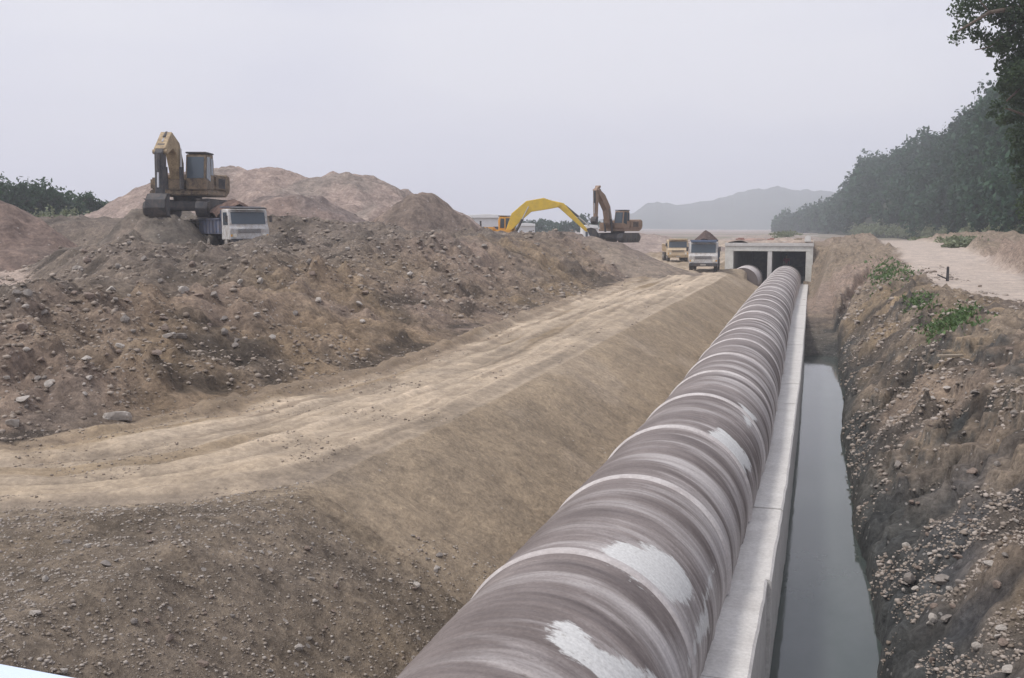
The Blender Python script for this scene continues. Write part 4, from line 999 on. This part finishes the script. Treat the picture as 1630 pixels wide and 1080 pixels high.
# overhanging near tree, top right
p = at(1745, 400, 42); zt = 3.9
nt = empty('tree', (p.x, p.y, zt), 0, 'near leafy tree whose branches hang in at the top right corner', 'tree')
C0 = Vector((p.x, p.y, zt))
def rel(px, py, f_): return at(px, py, f_) - C0
limb = [(rel(1745, 120, 42), .32), (rel(1700, 40, 41), .2), (rel(1640, 10, 40), .13), (rel(1575, 20, 39.5), .07), (rel(1525, 50, 39), .03)]
mb = MB(); mb.cyl((0, 0, -.5), limb[0][0], .45, 12, .32)
for (a, ra), (b, rb_) in zip(limb[:-1], limb[1:]): mb.cyl(a, b, ra, 9, rb_)
twigs = []
def branch(pts, r0):
    for i in range(len(pts) - 1): mb.cyl(pts[i], pts[i + 1], r0 * (1 - i / len(pts)), 7, r0 * (1 - (i + 1) / len(pts)) + .006); 
    twigs.append(pts)
branch([limb[1][0], rel(1660, 90, 40.5), rel(1625, 140, 40), rel(1598, 165, 40)], .10)
branch([limb[0][0], rel(1700, 180, 41), rel(1650, 190, 40.5), rel(1600, 172, 40)], .12)
branch([limb[2][0], rel(1600, 55, 40), rel(1575, 75, 40), rel(1552, 80, 40)], .05)
branch([limb[3][0], rel(1550, -10, 39.5), rel(1528, -25, 39)], .03)
branch([limb[0][0], rel(1760, -60, 42), rel(1800, -140, 43)], .2)
branch([limb[1][0], rel(1690, -60, 41), rel(1650, -120, 41)], .14)
mb.build('trunk', M['bark'], nt, True)
cl_ = []
def clump(px, py, f_, r_px, n, dens=1):
    n = int(n * 1.9)
    c = np.array(rel(px, py, f_)); rr = r_px / F * 40; d = rng.normal(size=(n, 3)); d /= np.linalg.norm(d, axis=1)[:, None]; cl_.append((c + d * (rr * rng.random((n, 1)) ** .5) * np.array((1, 1, .8)), np.clip(rng.uniform(.2, .8) + rng.uniform(-.25, .25, n), 0, 1)))
for (px, py, rp, n) in ((1630, 20, 42, 700), (1590, 70, 26, 330), (1610, 105, 26, 330), (1565, 12, 30, 230), (1540, 45, 24, 110), (1528, 20, 22, 80), (1522, 62, 14, 30), (1560, 55, 18, 90), (1640, 90, 34, 480), (1600, 135, 20, 150), (1620, 150, 28, 330), (1590, 168, 14, 60), (1640, 180, 34, 480), (1578, 182, 10, 30), (1600, 190, 16, 110), (1670, 50, 60, 900), (1680, 150, 60, 800), (1660, 240, 40, 500), (1750, 60, 80, 1300), (1750, 170, 70, 1000), (1700, -60, 90, 1200), (1600, -40, 60, 500), (1820, -20, 90, 1200), (1540, 0, 26, 130), (1622, 215, 22, 180), (1615, 60, 30, 380), (1645, 230, 34, 500), (1640, 280, 30, 380), (1650, 330, 34, 400), (1618, 255, 14, 90), (1625, 120, 30, 380), (1600, 20, 30, 350)):
    clump(px, py, rng.uniform(39.5, 41.5), rp, n)
cp_ = np.concatenate([a for a, b in cl_]); ct = np.concatenate([b for a, b in cl_])
P, q, tt = leaves(cp_, rng.uniform(.055, .105, len(cp_)), ct, .5); npmesh('crown', P, q, M['leaf_near'], nt, False, {'tint': ('FLOAT', tt)})
# trees far left
lt = [(-25, 268, 100, 'dark'), (18, 270, 102, 'dark'), (50, 276, 104, 'dark'), (78, 294, 106, 'dark'), (108, 292, 108, 'leafy'), (135, 304, 110, 'leafy'), (158, 314, 112, 'leafy')]
labs = ['dark tree cut by the left edge of the photo', 'tall dark green tree second from the left edge', 'dark round tree where the left wood starts to drop', 'lower green tree in the dip of the left wood', 'bright green tree right of the dip in the left wood', 'small green tree near the right end of the left wood', 'last small tree of the left wood beside the huge spoil heap']
for i, (px, py, f_, _) in enumerate(lt):
    p = at(px, py, f_); zb = 4.4; hh = p.z - zb
    tree((p.x, p.y, zb), hh, 2.9, labs[i], 'tree', M['leaf_left'], 2600, .24, 'trees beyond the site on the left', seed=700 + i, low=.08, up=.2, lumps=22)
for i, (px, py, f_) in enumerate(((75, 325, 88), (105, 326, 90), (135, 326, 89), (165, 320, 118), (185, 316, 118))):
    p = at(px, py, f_); zb = 4.6
    tree((p.x, p.y, zb), max(1.5, p.z - zb), 1.9, ['pale green scrub bush left of two others before the left wood', 'middle pale scrub bush before the left wood', 'right pale scrub bush before the left wood', 'hazy pale bush right behind the end of the left wood', 'hazy pale bush touching the slope of the huge heap'][i], 'bush', M['leaf_pale'], 900, .16, 'pale scrub before the left wood', seed=730 + i, low=.0, name='bush')
for i, (px, py, f_, rr, lab) in enumerate(((865, 347, 240, 6.5, 'bluish green tree seen through the yellow boom arch'), (895, 350, 245, 6, 'second bluish green tree under the yellow boom, near its tip'), (928, 340, 240, 4.5, 'dark tree top between the yellow boom tip and the hanging arm'), (838, 354, 240, 5, 'low dark tree at the left inside the yellow boom arch'))):
    p = at(px, py, f_); tree((p.x, p.y, 3.6), p.z - 3.6, rr, lab, 'tree', M['leaf_forest'], 900, .4, None, seed=760 + i, low=.1)
for i, (px, py, f_, rr, lab) in enumerate(((1530, 372, 72, 2.2, 'pale green bush on the mound at the foot of the wooded hill'), (1480, 376, 100, 2.6, 'low pale bush left of the others at the hill foot'), (1250, 366, 160, 3, 'hazy bush just above the right end of the culvert'))):
    p = at(px, py, f_); tree((p.x, p.y, 4.0), max(1.3, p.z - 4.0), rr, lab, 'bush', M['leaf_pale'], 800, .18, None, seed=790 + i, low=0., name='bush')
# scrub along the foot of the hill: one hedge like mass
PV = []; 
ps = []
for k in range(260):
    s = rng.uniform(3, len(RP) - 2); p = hillpt(np.array([s]), np.array([rng.uniform(-.06, .04)]))[0]; c_, ti = proto[k % 7]; r1 = rng.uniform(.8, 1.9); ps.append((c_[:150] * r1 + p + np.array((0, 0, r1 * .5)), ti[:150]))
cp_ = np.concatenate([a for a, b in ps]); ct = np.concatenate([b for a, b in ps]); P, q, tt = leaves(cp_, rng.uniform(.15, .35, len(cp_)), ct)
tag(npmesh('scrub', P, q, M['leaf_pale'], None, False, {'tint': ('FLOAT', tt)}), 'pale scrub growing along the foot of the wooded hill', 'scrub', kind='stuff')
# weeds on the trench bank
def weeds(px, py, rx, ry, n, h, label, lm='grass'):
    c = seen(px, py); r = []
    X = c[0] + rng.normal(size=n) * rx; Y = c[1] + rng.normal(size=n) * ry; Z = Hs(X, Y)
    a = rng.uniform(0, 6.28, n); ln = rng.uniform(.3, 1, n) * h; w = rng.uniform(.012, .03, n) * (1 + c[3] / 40); lean = rng.uniform(.2, 1.3, n) * ln
    b = np.stack([X, Y, Z - .02], -1); wd = np.stack([np.cos(a) * w, np.sin(a) * w, a * 0], -1); dr = np.stack([-np.sin(a) * lean, np.cos(a) * lean, ln], -1)
    P = np.stack([b - wd, b + wd, b + dr * .6 + wd * .8, b + dr * .6 - wd * .8, b + dr + np.array((0, 0, -.05)) * h], 1)
    P = P.reshape(-1, 3); k = np.arange(n) * 5
    q = np.concatenate([np.stack([k, k + 1, k + 2, k + 3], -1)]); P4 = P
    t3 = np.stack([k + 3, k + 2, k + 4, k + 4], -1)
    org_ = np.array((c[0], c[1], c[2]))
    me_ = bpy.data.meshes.new('weeds'); me_.from_pydata([tuple(v) for v in (P4 - org_)], [], [tuple(map(int, f)) for f in q] + [tuple(map(int, f[:3])) for f in t3]); me_.update()
    at_ = me_.attributes.new('tint', 'FLOAT', 'POINT'); at_.data.foreach_set('value', np.repeat(rng.random(n), 5).astype(np.float32))
    o = link_mesh('weed_clump', me_, M[lm]); o.location = tuple(org_); return tag(o, label, 'weeds')
weeds(1515, 512, .36, 1.3, 2600, .15, 'bright green weeds on the crest of the trench bank')
weeds(1463, 488, .22, 1.8, 1100, .14, 'narrow green weeds halfway down the trench bank')
weeds(1412, 440, .5, 3.6, 1800, .2, 'farthest green weeds on the bank toward the culvert')
#weeds(1390, 455, .5, 3.5, 500, .25, 'sparse dull green weeds left of the farthest weeds', 'leaf_pale')
#weeds(1455, 640, .35, 1.5, 260, .14, 'thin dry weeds low on the trench bank', 'leaf_pale')

# ------------------------------------------------------------------ far mountains
mp = [(700, 364), (900, 362), (985, 352), (1020, 334), (1060, 326), (1100, 322), (1140, 318), (1180, 303), (1215, 299), (1240, 294), (1275, 300), (1330, 304), (1400, 300), (1500, 318), (1700, 340)]
ms = np.linspace(700, 1700, 300); my = np.interp(ms, [a for a, b in mp], [b for a, b in mp]) + fbm(ms, ms * 0, 40, 5, 88, .6) * 6.5
rows = []
for j, (dd, k) in enumerate([(1020, 0), (1070, .3), (1120, .62), (1180, .9), (1230, 1.0), (1320, .7), (1400, 0)]):
    row = []
    for i, (a, b) in enumerate(zip(ms, my)):
        pk = at(a, b, 1230); q_ = at(a, 362, dd); z = 3.0 + (pk.z - 3.0) * k; row.append((q_.x, q_.y, z))
    rows.append(row)
MP = np.array(rows); MP[1:4, :, 2] += fbm(MP[1:4, :, 0], MP[1:4, :, 1], 60, 4, 12) * 6; ii = np.arange(MP.shape[0] * MP.shape[1]).reshape(MP.shape[:2])
tag(npmesh('mountains', MP.reshape(-1, 3), np.stack([ii[:-1, :-1], ii[:-1, 1:], ii[1:, 1:], ii[1:, :-1]], -1).reshape(-1, 4), M['mount'], None, True), 'far hazy blue grey mountain ridge behind the culvert', 'mountains', kind='structure')

# ------------------------------------------------------------------ haze
hz = MB(); hz.box((0, 740 - 20, 58), (3000, 1560, 122), None, 0)
hm = bpy.data.materials.new('haze'); hm.use_nodes = True; nn = hm.node_tree.nodes; nn.clear()
out = nn.new('ShaderNodeOutputMaterial'); pv = nn.new('ShaderNodeVolumePrincipled'); pv.inputs['Color'].default_value = (.88, .915, 1.0, 1); pv.inputs['Density'].default_value = .0010; pv.inputs['Anisotropy'].default_value = 0.1
hm.node_tree.links.new(pv.outputs[0], out.inputs['Volume'])
ho = hz.build('haze', hm); tag(ho, 'thin pale haze that fades the far hills', 'haze', kind='stuff')

# ------------------------------------------------------------------ light
SUN_EL, SUN_AZ = R(58), R(-125)      # high, from the left behind the camera
w = bpy.data.worlds.new('World'); sc.world = w; w.use_nodes = True; wn = w.node_tree; wn.nodes.clear()
sky = wn.nodes.new('ShaderNodeTexSky'); sky.sky_type = 'NISHITA'; sky.sun_disc = False; sky.sun_elevation = SUN_EL; sky.sun_rotation = SUN_AZ; sky.air_density = 1; sky.dust_density = 6; sky.ozone_density = 1
hsv = wn.nodes.new('ShaderNodeHueSaturation'); hsv.inputs['Saturation'].default_value = .25; hsv.inputs['Value'].default_value = 1
mixc = wn.nodes.new('ShaderNodeMix'); mixc.data_type = 'RGBA'; mixc.inputs[0].default_value = .75; 
tcw = wn.nodes.new('ShaderNodeTexCoord'); nz = wn.nodes.new('ShaderNodeTexNoise'); nz.inputs['Scale'].default_value = 1.7; nz.inputs['Detail'].default_value = 3
mpw = wn.nodes.new('ShaderNodeMapping'); mpw.inputs['Scale'].default_value = (1, 1, 3.5)
rp = wn.nodes.new('ShaderNodeValToRGB'); rp.color_ramp.elements[0].position = .35; rp.color_ramp.elements[0].color = (5.1, 5.2, 6.3, 1); rp.color_ramp.elements[1].position = .65; rp.color_ramp.elements[1].color = (6.7, 6.65, 7.1, 1)
bg = wn.nodes.new('ShaderNodeBackground'); bg.inputs['Strength'].default_value = .1; wo = wn.nodes.new('ShaderNodeOutputWorld')
L = wn.links.new; L(sky.outputs[0], hsv.inputs['Color']); L(tcw.outputs['Generated'], mpw.inputs[0]); L(mpw.outputs[0], nz.inputs['Vector']); L(nz.outputs['Fac'], rp.inputs['Fac'])
L(hsv.outputs[0], mixc.inputs[6]); L(rp.outputs[0], mixc.inputs[7]); L(mixc.outputs[2], bg.inputs['Color']); L(bg.outputs[0], wo.inputs['Surface'])
sl = bpy.data.lights.new('sun', 'SUN'); sl.energy = 1.5; sl.angle = R(10); sl.color = (1, .95, .88); so = bpy.data.objects.new('sun', sl); col.objects.link(so)
# sun_rotation is measured clockwise from +Y in the sky texture
dv = Vector((math.sin(SUN_AZ) * math.cos(SUN_EL), math.cos(SUN_AZ) * math.cos(SUN_EL), math.sin(SUN_EL)))
so.rotation_euler = dv.to_track_quat('Z', 'Y').to_euler(); so.location = (0, 0, 60)
sc.view_settings.view_transform = 'Standard'; sc.view_settings.look = 'None'; sc.view_settings.gamma = 1; sc.view_settings.exposure = .58
sc.render.engine = 'CYCLES'; sc.cycles.volume_bounces = 2; sc.cycles.max_bounces = 6
